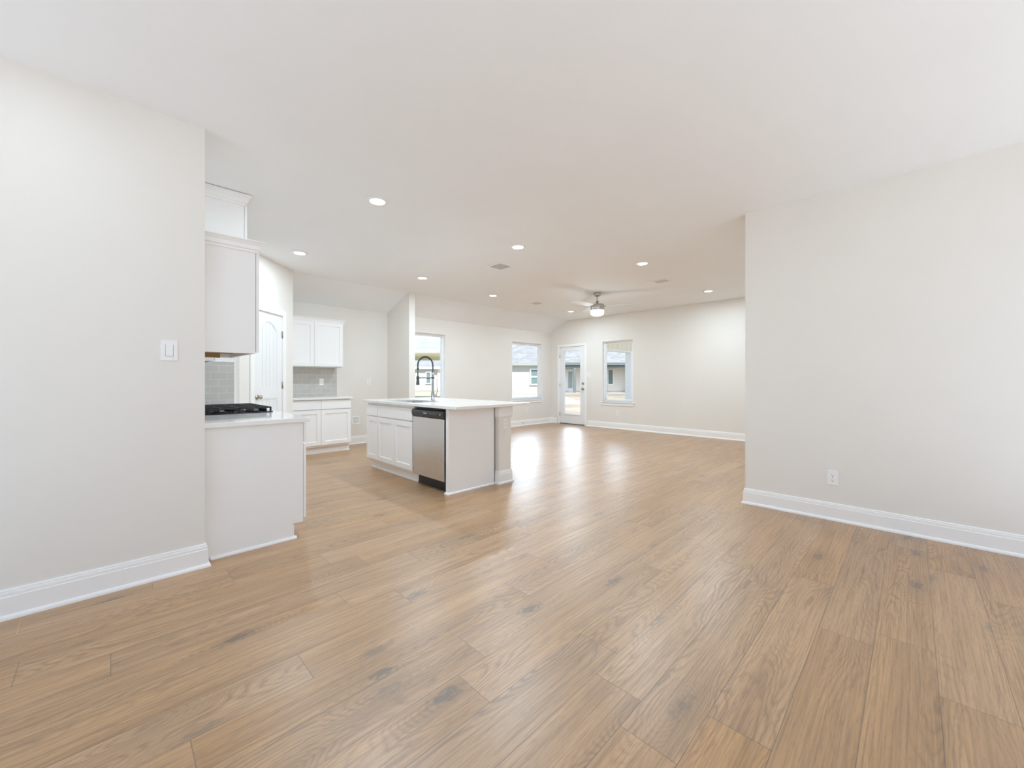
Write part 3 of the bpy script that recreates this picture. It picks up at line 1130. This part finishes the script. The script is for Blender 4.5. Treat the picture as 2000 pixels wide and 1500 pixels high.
# pony wall / column behind the island cabinets
PX0, PX1, PY0 = 3.078, 3.262, 3.285
root = thing('island_pony_wall', (3.17, 4.23, 0), 'greige half wall of the island with white base and cap trim', 'half wall')
m = MB(); m.box(PX0, PX1, PY0, 5.16, 0.0, 0.872)
m.build('wall_core', M['wall'], root)
m = MB(); m.sweep([(PX0, PY0 + 0.055), (PX0, PY0), (PX1, PY0), (PX1, 5.16)], [(-d, z) for d, z in BASE])
m.build('base_trim', M['trim'], root)
CAP = [(0, 0.735), (0.004, 0.735), (0.006, 0.745), (0.012, 0.750), (0.016, 0.760), (0.016, 0.872), (0, 0.872)]
m = MB(); m.sweep([(PX0, PY0 + 0.055), (PX0, PY0), (PX1, PY0), (PX1, 5.16)], [(-d, z) for d, z in CAP])
m.build('cap_trim', M['cabinet'], root)

# island counter with a sink hole
root = thing('island_countertop', (2.93, 4.2, 0.873), 'large white quartz island countertop with sink cutout', 'countertop')
IT0, IT1 = 0.874, 0.904
cx0, cx1, cy0, cy1 = 2.385, 3.47, 3.165, 5.235
hx0, hx1, hy0, hy1 = 2.50, 2.885, 4.075, 4.775
m = MB()
X = [cx0, hx0, hx1, cx1]; Y = [cy0, hy0, hy1, cy1]
for z in (IT0, IT1):
    for i in range(3):
        for j in range(3):
            if i == 1 and j == 1:
                continue
            m.add([(X[i], Y[j], z), (X[i + 1], Y[j], z), (X[i + 1], Y[j + 1], z), (X[i], Y[j + 1], z)], [(0, 1, 2, 3)])
for (a, c) in (((cx0, cy0), (cx1, cy0)), ((cx1, cy0), (cx1, cy1)), ((cx1, cy1), (cx0, cy1)), ((cx0, cy1), (cx0, cy0)),
               ((hx0, hy0), (hx1, hy0)), ((hx1, hy0), (hx1, hy1)), ((hx1, hy1), (hx0, hy1)), ((hx0, hy1), (hx0, hy0))):
    ps = [a, c]
    # split the outer edges at the hole lines so that the mesh welds
    if a[1] == c[1] and a[1] in (cy0, cy1):
        mid = [hx0, hx1] if a[0] < c[0] else [hx1, hx0]
        ps = [a] + [(q, a[1]) for q in mid] + [c]
    elif a[0] == c[0] and a[0] in (cx0, cx1):
        mid = [hy0, hy1] if a[1] < c[1] else [hy1, hy0]
        ps = [a] + [(a[0], q) for q in mid] + [c]
    for p, q in zip(ps[:-1], ps[1:]):
        m.add([(p[0], p[1], IT0), (q[0], q[1], IT0), (q[0], q[1], IT1), (p[0], p[1], IT1)], [(0, 1, 2, 3)])
m.build('slab', M['quartz'], root, weld=True, bevel=0.003)

# sink
root = thing('kitchen_sink', (2.69, 4.42, 0.68), 'stainless undermount sink in the island counter', 'sink')
m = MB()
e = 0.006
rim = IT0 - 0.001
pts = []
for (dx, z) in ((-0.02, rim), (-e, rim), (0.0, rim - 0.012), (0.012, 0.700), (0.035, 0.682)):
    pts += [(hx0 + dx, hy0 + dx, z), (hx1 - dx, hy0 + dx, z), (hx1 - dx, hy1 - dx, z), (hx0 + dx, hy1 - dx, z)]
fs = []
for k in range(4):
    for i in range(4):
        j = (i + 1) % 4
        fs.append((k * 4 + i, k * 4 + j, k * 4 + 4 + j, k * 4 + 4 + i))
fs.append((16, 17, 18, 19))
m.add(pts, fs)
m.build('basin', M['stainless'], root)
m = MB(); m.lathe([(0, 0.001), (0.045, 0.001), (0.04, 0.004), (0.0, 0.003)], (2.69, 4.42, 0.682), 20)
m.build('drain', M['chrome'], root)

# faucet
FXY = (2.962, 4.42)
root = thing('kitchen_faucet', (FXY[0], FXY[1], IT1), 'tall spring-neck pull-down faucet standing behind the island sink', 'faucet')
fx, fy = FXY
m = MB(); m.lathe([(0, 0), (0.030, 0), (0.030, 0.006), (0.024, 0.010), (0.023, 0.10), (0.0165, 0.112), (0.0145, 0.30), (0.0165, 0.303), (0.0165, 0.37), (0.0, 0.372)], (fx, fy, IT1 + 0.0005), 24)
m.build('post', M['chrome'], root)
arc = []
R = 0.112
zc = 1.352
for k in range(9):
    arc.append((fx, fy, 1.272 + (zc - 1.272) * k / 8))
for k in range(1, 33):
    a = math.pi * k / 32
    arc.append((fx - R + R * math.cos(a), fy, zc + R * math.sin(a)))
for k in range(1, 6):
    arc.append((fx - 2 * R, fy, zc - (zc - 1.318) * k / 5))
m = MB(); m.tube(arc, 0.0075, 10)
m.build('hose', M['steel_dark'], root)
# spring wound round the hose
sp = []
dense = []
for a0, a1 in zip(arc[:-1], arc[1:]):
    for t in range(6):
        dense.append(Vector(a0).lerp(Vector(a1), t / 6))
dense.append(Vector(arc[-1]))
L = 0.0
for i, p in enumerate(dense):
    t = (dense[min(i + 1, len(dense) - 1)] - dense[max(i - 1, 0)]).normalized()
    s = Vector((0, 1, 0))
    u2 = t.cross(s)
    if i:
        L += (dense[i] - dense[i - 1]).length
    ph = 2 * math.pi * L / 0.0135
    sp.append(p + (s * math.cos(ph) + u2 * math.sin(ph)) * 0.0125)
m = MB(); m.tube(sp, 0.0024, 5)
m.build('spring', M['steel_dark'], root)
sx = fx - 2 * R
m = MB(); m.lathe([(0, 0.0), (0.013, 0.0), (0.016, 0.006), (0.016, 0.016), (0.012, 0.022), (0, 0.022)], (sx, fy, 1.305), 16)
m.tube([(sx, fy, 1.31), (sx, fy, 1.20)], 0.0075, 10)
m.build('lower_hose', M['steel_dark'], root)
m = MB(); m.lathe([(0, 0.0), (0.021, 0.0), (0.022, 0.01), (0.014, 0.085), (0.013, 0.10), (0.013, 0.115), (0.0, 0.115)], (sx, fy, 1.105), 20)
m.build('spray_head', M['steel_dark'], root)
m = MB(); m.tube([(fx - 0.01, fy, 1.196), (sx + 0.012, fy, 1.196)], 0.0062, 10)
m.lathe([(0.0145, -0.014), (0.0195, -0.014), (0.0195, 0.014), (0.0145, 0.014)], (sx, fy, 1.196), 18)
m.lathe([(0.0150, -0.012), (0.0195, -0.012), (0.0195, 0.012), (0.0150, 0.012)], (fx, fy, 1.196), 18)
m.build('holder_arm', M['steel_dark'], root)
m = MB(); m.tube([(fx, fy, 0.965), (fx + 0.035, fy - 0.035, 0.965)], 0.0145, 14)
m.tube([(fx + 0.030, fy - 0.030, 0.972), (fx + 0.040, fy - 0.040, 1.015), (fx + 0.046, fy - 0.046, 1.058)], [0.006, 0.005, 0.004], 10)
m.build('lever_handle', M['chrome'], root)

# ------------------------------------------------------------------ ceiling lights
def rec_light(x, y, label, group, watt=LAMP_W):
    root = thing('recessed_light', (x, y, H), label, 'ceiling light', group)
    m = MB()
    m.lathe([(0.063, -0.0005), (0.092, -0.0005), (0.092, -0.004), (0.085, -0.009), (0.069, -0.010), (0.063, -0.006)], (x, y, H), 40)
    m.build('trim_ring', M['plastic'], root)
    m = MB()
    m.lathe([(0.0, -0.0085), (0.050, -0.0085), (0.0655, -0.0065), (0.0655, -0.002), (0.0, -0.002)], (x, y, H), 40, False)
    m.build('lens', M['lens'], root)
    ld = bpy.data.lights.new('lamp_glow', 'AREA')
    ld.shape = 'DISK'
    ld.size = 0.12
    ld.energy = watt
    ld.color = (0.72, 0.88, 1.0)
    lo = bpy.data.objects.new('lamp_glow', ld)
    COL.objects.link(lo)
    lo.parent = root
    lo.location = (0, 0, -0.012)
    return root


gL = 'recessed downlights in the ceiling'
rec_light(1.655, 3.33, 'recessed light nearest the camera, large disc above the range cabinets', gL)
rec_light(1.65, 5.37, 'recessed light above the pantry corner, leftmost on the kitchen ceiling', gL, 0.5 * LAMP_W)
rec_light(3.40, 3.30, 'recessed light near the square vent, over the island end', gL)
rec_light(3.39, 5.34, 'recessed light just in front of the partition wall top', gL)
rec_light(5.03, 5.53, 'recessed light left of the small far vent, near the living slope', gL)
rec_light(5.07, 2.58, 'recessed light above and right of the ceiling fan', gL)
rec_light(7.46, 2.55, 'recessed light nearest the right wall corner, rightmost of all', gL)
rec_light(7.46, 5.55, 'recessed light directly left of the ceiling fan shade', gL)
rec_light(-0.34, 2.46, 'recessed light beside the left wall, just above the photo edge', gL, DINING_W)
rec_light(-0.28, -0.60, 'recessed light in the dining area behind the viewpoint', gL, DINING_W)
rec_light(2.30, -1.20, 'recessed light by the right wall behind the viewpoint', gL, DINING_W)


def vent(x, y, sx, sy, label):
    root = thing('ceiling_vent', (x, y, H), label, 'vent', 'air vents in the ceiling')
    m = MB()
    f = 0.028
    m.box(x - sx, x + sx, y - sy, y - sy + f, H - 0.006, H - 0.0003); m.box(x - sx, x + sx, y + sy - f, y + sy, H - 0.006, H - 0.0003)
    m.box(x - sx, x - sx + f, y - sy + f, y + sy - f, H - 0.006, H - 0.0003); m.box(x + sx - f, x + sx, y - sy + f, y + sy - f, H - 0.006, H - 0.0003)
    m.build('vent_frame', M['plastic'], root, bevel=0.002)
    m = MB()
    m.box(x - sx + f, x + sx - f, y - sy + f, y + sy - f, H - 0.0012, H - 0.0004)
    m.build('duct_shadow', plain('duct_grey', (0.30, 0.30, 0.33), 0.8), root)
    m = MB()
    n = 9
    ym = y - sy + f + (2 * sy - 2 * f) * 0.72
    for k in range(n):
        xx = x - sx + f + (2 * sx - 2 * f) * (k + 0.5) / n
        w = 0.003
        m.add([(xx - w, y - sy + f, H - 0.0015), (xx + w, y - sy + f, H - 0.0032), (xx + w, ym, H - 0.0032), (xx - w, ym, H - 0.0015)], [(0, 1, 2, 3)])
    for k in range(4):
        yy = ym + (y + sy - f - ym) * (k + 0.5) / 4
        m.add([(x - sx + f, yy - 0.012, H - 0.002), (x + sx - f, yy - 0.012, H - 0.002), (x + sx - f, yy + 0.010, H - 0.007), (x - sx + f, yy + 0.010, H - 0.007)], [(0, 1, 2, 3)])
    m.build('louvre', M['plastic'], root)
    return root


vent(3.81, 4.09, 0.14, 0.185, 'large square air vent in the ceiling above the island')
vent(6.19, 2.87, 0.12, 0.17, 'small air vent in the ceiling right of the fan')
vent(6.18, 5.50, 0.12, 0.17, 'small air vent in the ceiling left of the fan')

# ------------------------------------------------------------------ ceiling fan
FN = (6.24, 4.05)
root = thing('ceiling_fan', (FN[0], FN[1], H), 'nickel ceiling fan with white blades and lit white drum', 'ceiling fan')
c = (FN[0], FN[1], H)
m = MB(); m.lathe([(0, -0.0005), (0.062, -0.0005), (0.064, -0.012), (0.058, -0.045), (0.035, -0.062), (0.018, -0.066), (0, -0.066)], c, 32)
m.build('canopy', M['nickel'], root)
m = MB(); m.lathe([(0.0125, -0.06), (0.0125, -0.155)], c, 16); m.lathe([(0.0125, -0.14), (0.026, -0.145), (0.028, -0.185), (0.04, -0.20), (0.05, -0.205)], c, 24)
m.build('downrod', M['nickel'], root)
m = MB(); m.lathe([(0, -0.195), (0.06, -0.197), (0.115, -0.207), (0.122, -0.215), (0.122, -0.305), (0.118, -0.312), (0, -0.312)], c, 40)
mh = m.build('motor_housing', M['nickel'], root)
m = MB()
for zz in (-0.235, -0.262, -0.289):
    m.lathe([(0.1222, zz), (0.1235, zz - 0.003), (0.1235, zz - 0.009), (0.1222, zz - 0.012)], c, 40)
m.build('motor_ring', M['nickel'], mh)
m = MB(); m.lathe([(0, -0.3125), (0.119, -0.3125), (0.121, -0.325), (0.120, -0.365), (0.108, -0.392), (0.075, -0.408), (0.0, -0.414)], c, 40)
m.build('glass_shade', M['lit_glass'], root)
for k, ang in enumerate((-20, 100, 220)):
    th = math.radians(ang - 45)   # screen-right is the direction (1,-1)
    u = Vector((math.cos(th), math.sin(th), 0))
    s = Vector((-math.sin(th), math.cos(th), 0))
    pitch = math.radians(11)
    m = MB()
    outl = [(0.14, 0.038), (0.20, 0.058), (0.45, 0.066), (0.62, 0.064), (0.652, 0.050), (0.662, 0.0)]
    poly = [(r, w) for r, w in outl] + [(r, -w) for r, w in outl[-2::-1]]
    top, bot = [], []
    for (r, w) in poly:
        p = Vector(c) + u * r + s * (w * math.cos(pitch)) + Vector((0, 0, -0.232 + w * math.sin(pitch)))
        top.append(tuple(p)); bot.append(tuple(p - Vector((0, 0, 0.006))))
    n = len(poly)
    m.add(top + bot, [tuple(range(n)), tuple(range(2 * n - 1, n - 1, -1))] + [(i, (i + 1) % n, n + (i + 1) % n, n + i) for i in range(n)])
    bl = m.build('fan_blade', M['fan_blade'], root)
    m = MB()
    m.tube([Vector(c) + u * 0.10 + Vector((0, 0, -0.243)), Vector(c) + u * 0.155 + Vector((0, 0, -0.240))], 0.011, 8)
    m.build('blade_arm', M['nickel'], bl)
fl = bpy.data.lights.new('fan_glow', 'POINT')
fl.energy = 5
fl.shadow_soft_size = 0.11
fl.color = (0.72, 0.88, 1.0)
flo = bpy.data.objects.new('fan_glow', fl)
COL.objects.link(flo)
flo.parent = root
flo.location = (0, 0, -0.54)

# ------------------------------------------------------------------ plates
def T_left(s, d, z):    # left wall faces -y
    return Vector((s, LW - d, z))


def T_right(s, d, z):   # right wall faces -x
    return Vector((RW - d, s, z))


def T_col(s, d, z):
    return Vector((s, PY0 - d, z))


def outlet(T, s, z, label, w=0.07, h=0.115, d0=0.0, kind='outlet', group='white outlets on the walls'):
    root = thing('wall_outlet' if kind == 'outlet' else 'light_switch', T(s, d0, z), label, 'outlet' if kind == 'outlet' else 'light switch', group if kind == 'outlet' else None)
    m = MB(T); m.box(s - w / 2, s + w / 2, d0 + 0.0003, d0 + 0.006, z - h / 2, z + h / 2)
    m.build('cover_plate', M['plastic'], root, bevel=0.0025)
    if kind == 'outlet':
        for dz in (-0.0215, 0.0215):
            m = MB(T)
            k = 16
            pts = []
            for q in range(k):
                a = 2 * math.pi * q / k
                pts.append((s + 0.0165 * math.cos(a), z + dz + max(-0.0135, min(0.0135, 0.0175 * math.sin(a)))))
            m.prism(pts, d0 + 0.006, d0 + 0.0075, 'y')
            rc = m.build('receptacle', M['plastic'], root)
            m = MB(T)
            m.box(s - 0.0075, s - 0.0055, d0 + 0.0072, d0 + 0.0079, z + dz - 0.001, z + dz + 0.008)
            m.box(s + 0.0055, s + 0.0075, d0 + 0.0072, d0 + 0.0079, z + dz - 0.001, z + dz + 0.008)
            m.box(s - 0.0025, s + 0.0025, d0 + 0.0072, d0 + 0.0079, z + dz - 0.0105, z + dz - 0.0055)
            m.build('slot', M['slot'], rc)
        m = MB(T); m.box(s - 0.003, s + 0.003, d0 + 0.0058, d0 + 0.007, z - 0.003, z + 0.003)
        m.build('screw', M['nickel'], root)
    else:
        m = MB(T); m.add([(s - 0.0165, d0 + 0.006, z - 0.033), (s + 0.0165, d0 + 0.006, z - 0.033), (s + 0.0165, d0 + 0.006, z + 0.033), (s - 0.0165, d0 + 0.006, z + 0.033),
                          (s - 0.0165, d0 + 0.0115, z - 0.033), (s + 0.0165, d0 + 0.0115, z - 0.033), (s + 0.0165, d0 + 0.007, z + 0.033), (s - 0.0165, d0 + 0.007, z + 0.033)],
                         [(0, 3, 2, 1), (4, 5, 6, 7), (0, 1, 5, 4), (1, 2, 6, 5), (2, 3, 7, 6), (3, 0, 4, 7)])
        m.build('rocker', M['plastic'], root, bevel=0.001)
        m = MB(T)
        for (a, c2, e, f) in ((s - 0.0185, s - 0.0167, z - 0.035, z + 0.035), (s + 0.0167, s + 0.0185, z - 0.035, z + 0.035), (s - 0.0185, s + 0.0185, z - 0.0352, z - 0.0334)):
            m.box(a, c2, d0 + 0.0058, d0 + 0.0064, e, f)
        m.build('rocker_gap', plain('gap_grey', (0.35, 0.35, 0.36), 0.6), root)
    return root


outlet(T_left, 0.2445, 1.345, 'white rocker light switch on the left wall', 0.079, 0.122, kind='switch')
outlet(T_right, 0.473, 0.352, 'white outlet low on the right wall above the baseboard', 0.072, 0.122)
outlet(T_col, 3.176, 0.672, 'white outlet on the greige end of the island half wall')
outlet(TN, 2.555, 1.135, 'white outlet set in the grey nook tile', d0=0.0095)
outlet(TN, 3.405, 1.135, 'white outlet on the bare nook wall right of the tile')
outlet(TWx, 4.985, 0.370, 'white outlet on the far wall below the window sill')
outlet(TWy, 7.565, 0.392, 'white outlet under the corner living room window')
outlet(TWx, 5.79, 1.30, 'white light switch beside the patio door', 0.115, 0.118, kind='switch')

# water box low in the nook
root = thing('water_box', TN(3.17, 0, 0.42), 'white square recessed water box low on the nook wall', 'water box')
m = MB(TN)
s0, s1, z0, z1 = 3.085, 3.235, 0.355, 0.505
for (a, c2, e, f) in ((s0, s1, z0, z0 + 0.022), (s0, s1, z1 - 0.022, z1), (s0, s0 + 0.022, z0 + 0.022, z1 - 0.022), (s1 - 0.022, s1, z0 + 0.022, z1 - 0.022)):
    m.box(a, c2, 0.0003, 0.009, e, f)
m.build('box_frame', M['plastic'], root, bevel=0.002)
m = MB(TN); m.box(s0 + 0.022, s1 - 0.022, 0.0003, 0.003, z0 + 0.022, z1 - 0.022)
m.build('box_back', plain('box_pale', (0.70, 0.73, 0.74), 0.5), root)
m = MB(TN); m.tube([(3.16, 0.004, 0.40), (3.16, 0.004, 0.45)], 0.006, 8); m.tube([(3.148, 0.007, 0.452), (3.172, 0.007, 0.452)], 0.0035, 8)
m.build('valve', M['plastic'], root)

# door stop on the baseboard below the corner window
root = thing('door_stop', (7.40, LV - 0.016, 0.075), 'small spring door stop on the baseboard under the corner window', 'door stop')
m = MB(); m.tube([(7.40, LV - 0.0165, 0.075), (7.40, LV - 0.075, 0.075)], 0.006, 8)
m.build('spring', M['nickel'], root)
m = MB(); m.tube([(7.40, LV - 0.075, 0.075), (7.40, LV - 0.088, 0.075)], 0.008, 10)
m.build('rubber_tip', M['rubber'], root)


# wood sliver lying on the floor by the left baseboard
def at_floor(px, py):
    v = F_PX * CAM_H / (py - 742.0)
    u = (px - 1000.0) / F_PX * v
    return Vector(((u + v) / S2, (v - u) / S2, 0.0))


p, q = at_floor(41, 1211), at_floor(32, 1240)
d = (q - p).normalized() * 0.002
nrm = Vector((-d.y, d.x, 0))
m = MB(); m.add([p + nrm * 0.2, p - nrm * 0.2, q - nrm * 0.6, q + nrm * 0.6] + [w + Vector((0, 0, 0.0022)) for w in (p + nrm * 0.2, p - nrm * 0.2, q - nrm * 0.6, q + nrm * 0.6)],
                 [(0, 1, 2, 3), (4, 5, 6, 7), (0, 1, 5, 4), (1, 2, 6, 5), (2, 3, 7, 6), (3, 0, 4, 7)])
tag(m.build('wood_sliver', M['sliver']), 'pale thin wood sliver lying on the floor by the left baseboard', 'wood sliver')

# ------------------------------------------------------------------ outdoors
# the yard lies beyond the far wall; houses are laid out in (u, v): u to the right, v away
GZ = -0.17


def TE(u, v, z):
    return Vector(((u + v) / S2, (v - u) / S2, z))


b = MB(); b.box(-60, 90, -60, 110, GZ - 0.2, GZ)
tag(b.build('ground', M['ground']), 'bare sandy building-site earth behind the house', 'ground', None, 'structure')
b = MB(); b.box(-14, XL0 - 0.15, -14, 9, GZ, GZ + 0.03); b.box(XL0 - 0.15, 14, -14, YB0 - 0.15, GZ, GZ + 0.03)  # unseen pale ground, added to bounce sunlight in through the rear openings
tag(b.build('bounce_ground', plain('bounce_ground_pale', (0.27, 0.275, 0.28), 0.9)), 'unseen pale bounce ground added outside the openings behind the viewpoint', 'bounce_ground', None, 'structure')
b = MB(TE); b.box(-30, -2.5, 13.0, 46.0, GZ, GZ + 0.012)
tag(b.build('lawn', M['lawn']), 'patchy yellow green grass seen through the window behind the faucet', 'grass', None, 'stuff')
b = MB(TE); b.box(-1.5, 4.2, 22.0, 37.0, GZ, GZ + 0.012)
tag(b.build('lawn', plain('dry_grass', (0.27, 0.26, 0.18), 1.0)), 'dry straw coloured grass seen through the corner window', 'grass', None, 'stuff')


def ehouse_window(root, T, u0, u1, v, z0, z1, name='window', rail=True):
    m = local()
    f = 0.11
    m.box(u0 - f, u1 + f, v - 0.06, v, z0 - f, z0); m.box(u0 - f, u1 + f, v - 0.06, v, z1, z1 + f)
    m.box(u0 - f, u0, v - 0.06, v, z0, z1); m.box(u1, u1 + f, v - 0.06, v, z0, z1)
    if rail:
        zm = (z0 + z1) / 2
        m.box(u0, u1, v - 0.05, v, zm - 0.06, zm + 0.06)
    w = m.build(name, M['ext_white'], root)
    m = local(); m.box(u0, u1, v - 0.02, v - 0.005, z0, z1)
    m.build('pane', M['ext_glass'], w)


def gable(m, u0, u1, v0, v1, ze, zr, t=0.18):
    """roof plane rising away from us and falling behind the ridge"""
    vm = (v0 + v1) / 2
    m.prism([(v0, ze), (vm, zr), (v1, ze), (v1, ze + t), (vm, zr + t), (v0, ze + t)], u0, u1, 'x')


def rhouse(name, label, uo, vo):
    """an Empty turned so that local x is u and local y is v"""
    return thing(name, tuple(TE(uo, vo, GZ)), label, 'house', None, None, math.radians(-45))


# near roofed porch on the left and the white house beyond it
h = rhouse('neighbor_porch', 'nearby dark shingled porch roof on posts, seen behind the faucet', -6.0, 24.5)
m = local(); m.prism([(-3.0, 2.79), (3.2, 4.05), (7.5, 3.1), (7.5, 3.28), (3.2, 4.23), (-3.0, 2.97)], -3.5, 3.6, 'x')
m.build('roof', M['shingle'], h)
m = local(); m.add([(-6.6, 0.4, 3.3), (0.6, 0.4, 3.3), (0.6, 6.0, 3.3), (-6.6, 6.0, 3.3), (-3.0, 3.2, 5.2)], [(0, 3, 2, 1), (0, 1, 4), (1, 2, 4), (2, 3, 4), (3, 0, 4)])
m.build('hip_roof', M['shingle'], h)
m = local(); m.box(-3.5, 3.6, -3.06, -2.94, 2.79, 2.96)
m.build('fascia', M['ext_white'], h)
m = local(); m.box(-3.5, 3.6, -2.94, 4.0, 2.72, 2.78)
m.build('soffit', M['siding_tan'], h)
for u in (-3.2, 3.3):
    for v in (-2.7, 3.6):
        m = local(); m.box(u - 0.12, u + 0.12, v - 0.12, v + 0.12, 0.013, 2.72)
        m.build('post', M['ext_white'], h)

h = rhouse('neighbor_house', 'white-sided house with grey roof, farthest behind the faucet', -11.0, 49.0)
m = local(); m.box(-8, 1.9, 0, 9, 0, 2.75)
m.build('wall', M['siding_white'], h)
m = local(); m.box(1.9, 7.0, -0.1, 9, 0, 2.75)
m.build('side_wing', M['siding_tan'], h)
m = local(); gable(m, -8.5, 1.6, -0.15, 9.5, 2.75, 4.6)
m.build('roof', M['shingle'], h)
m = local(); gable(m, 1.5, 7.5, -0.25, 9.5, 2.75, 4.9)
m.build('wing_roof', M['shingle'], h)
m = local(); m.box(-8.5, 1.6, -0.20, -0.15, 2.66, 2.94); m.box(1.5, 7.5, -0.30, -0.25, 2.66, 2.94)
m.build('fascia', M['ext_white'], h)
ehouse_window(h, None, 0.55, 1.02, 0.0, 0.95, 2.25)
m = None

# long house behind the living room: siding part on the left, deep porch on the right
EH = 38.0
h = rhouse('neighbor_house', 'pale grey house with bronze porch seen through patio door', 6.0, EH)
m = local(); m.box(-8.0, -1.85, 0.0, 9.0, 0, 2.75)
m.build('wall', M['siding_grey'], h)
m = local(); m.box(-1.85, 5.2, 1.0, 9.0, 0, 2.75)
m.build('porch_wall', M['siding_tan'], h)
m = local(); m.box(5.2, 9.0, 0.0, 9.0, 0, 2.75)
m.build('side_wing', M['siding_grey'], h)
m = local(); gable(m, -8.6, 9.6, -0.2, 11.0, 2.78, 6.2)
m.build('roof', M['shingle'], h)
m = local(); m.box(-8.6, -1.8, -0.26, -0.2, 2.70, 2.96)
m.build('gutter', plain('gutter_grey', (0.30, 0.31, 0.31), 0.6), h)
m = local(); m.box(-1.8, 5.2, -0.26, -0.2, 2.74, 2.98); m.box(-1.8, 5.2, -0.16, 0.04, 2.45, 2.78)
m.build('porch_beam', M['ext_dark'], h)
for u in (-0.08, 2.88):
    m = local(); m.box(u - 0.13, u + 0.13, -0.19, 0.05, 0.121, 2.45)
    m.build('porch_post', M['ext_dark'], h)
m = local(); m.box(-1.9, 5.4, -0.5, 1.0, 0.0, 0.12)
m.build('porch_slab', M['ext_slab'], h)
ehouse_window(h, None, -4.2, -3.55, 0.0, 0.95, 2.3)
ehouse_window(h, None, 3.38, 3.80, 1.0, 0.95, 2.3, rail=False)
m = local(); m.box(-0.86, 0.02, 0.92, 1.0, 0.12, 2.38)
dr = m.build('back_door', M['ext_white'], h)
m = local(); m.box(-0.54, -0.14, 0.90, 0.925, 0.54, 2.15)
m.build('door_glass', plain('far_door_glass', (0.38, 0.42, 0.40), 0.2), dr)

# own patio beyond the far wall: slab, roof, tan side gable beam and a white post
b = MB(); b.box(FX + WT, 12.4, 3.6, 7.4, GZ, -0.04)
tag(b.build('patio_slab', M['ext_slab']), 'concrete patio slab just outside the patio door', 'patio', None, 'structure')
b = MB(); b.box(FX + WT, 13.5, 3.6, 7.5, 2.75, 2.85)
tag(b.build('patio_roof', M['ext_white']), 'white porch ceiling over the patio outside', 'porch roof', None, 'structure')
root = thing('patio_beam', (11.0, 7.2, 2.14), 'tan boarded porch beam with white lower edge outside window', 'beam')
b = MB(); b.box(FX + WT, 13.36, 7.12, 7.30, 2.19, 2.75)
b.build('beam_face', M['batten_tan'], root)
b = MB(); b.box(FX + WT, 13.36, 7.10, 7.32, 2.14, 2.19)
b.build('beam_trim', M['ext_white'], root)
root = thing('patio_post', (13.21, 7.21, -0.04), 'white square porch post standing outside the right window', 'post')
b = MB(); b.box(13.08, 13.36, 7.10, 7.32, GZ, 2.14)
b.build('post_shaft', M['ext_white'], root)
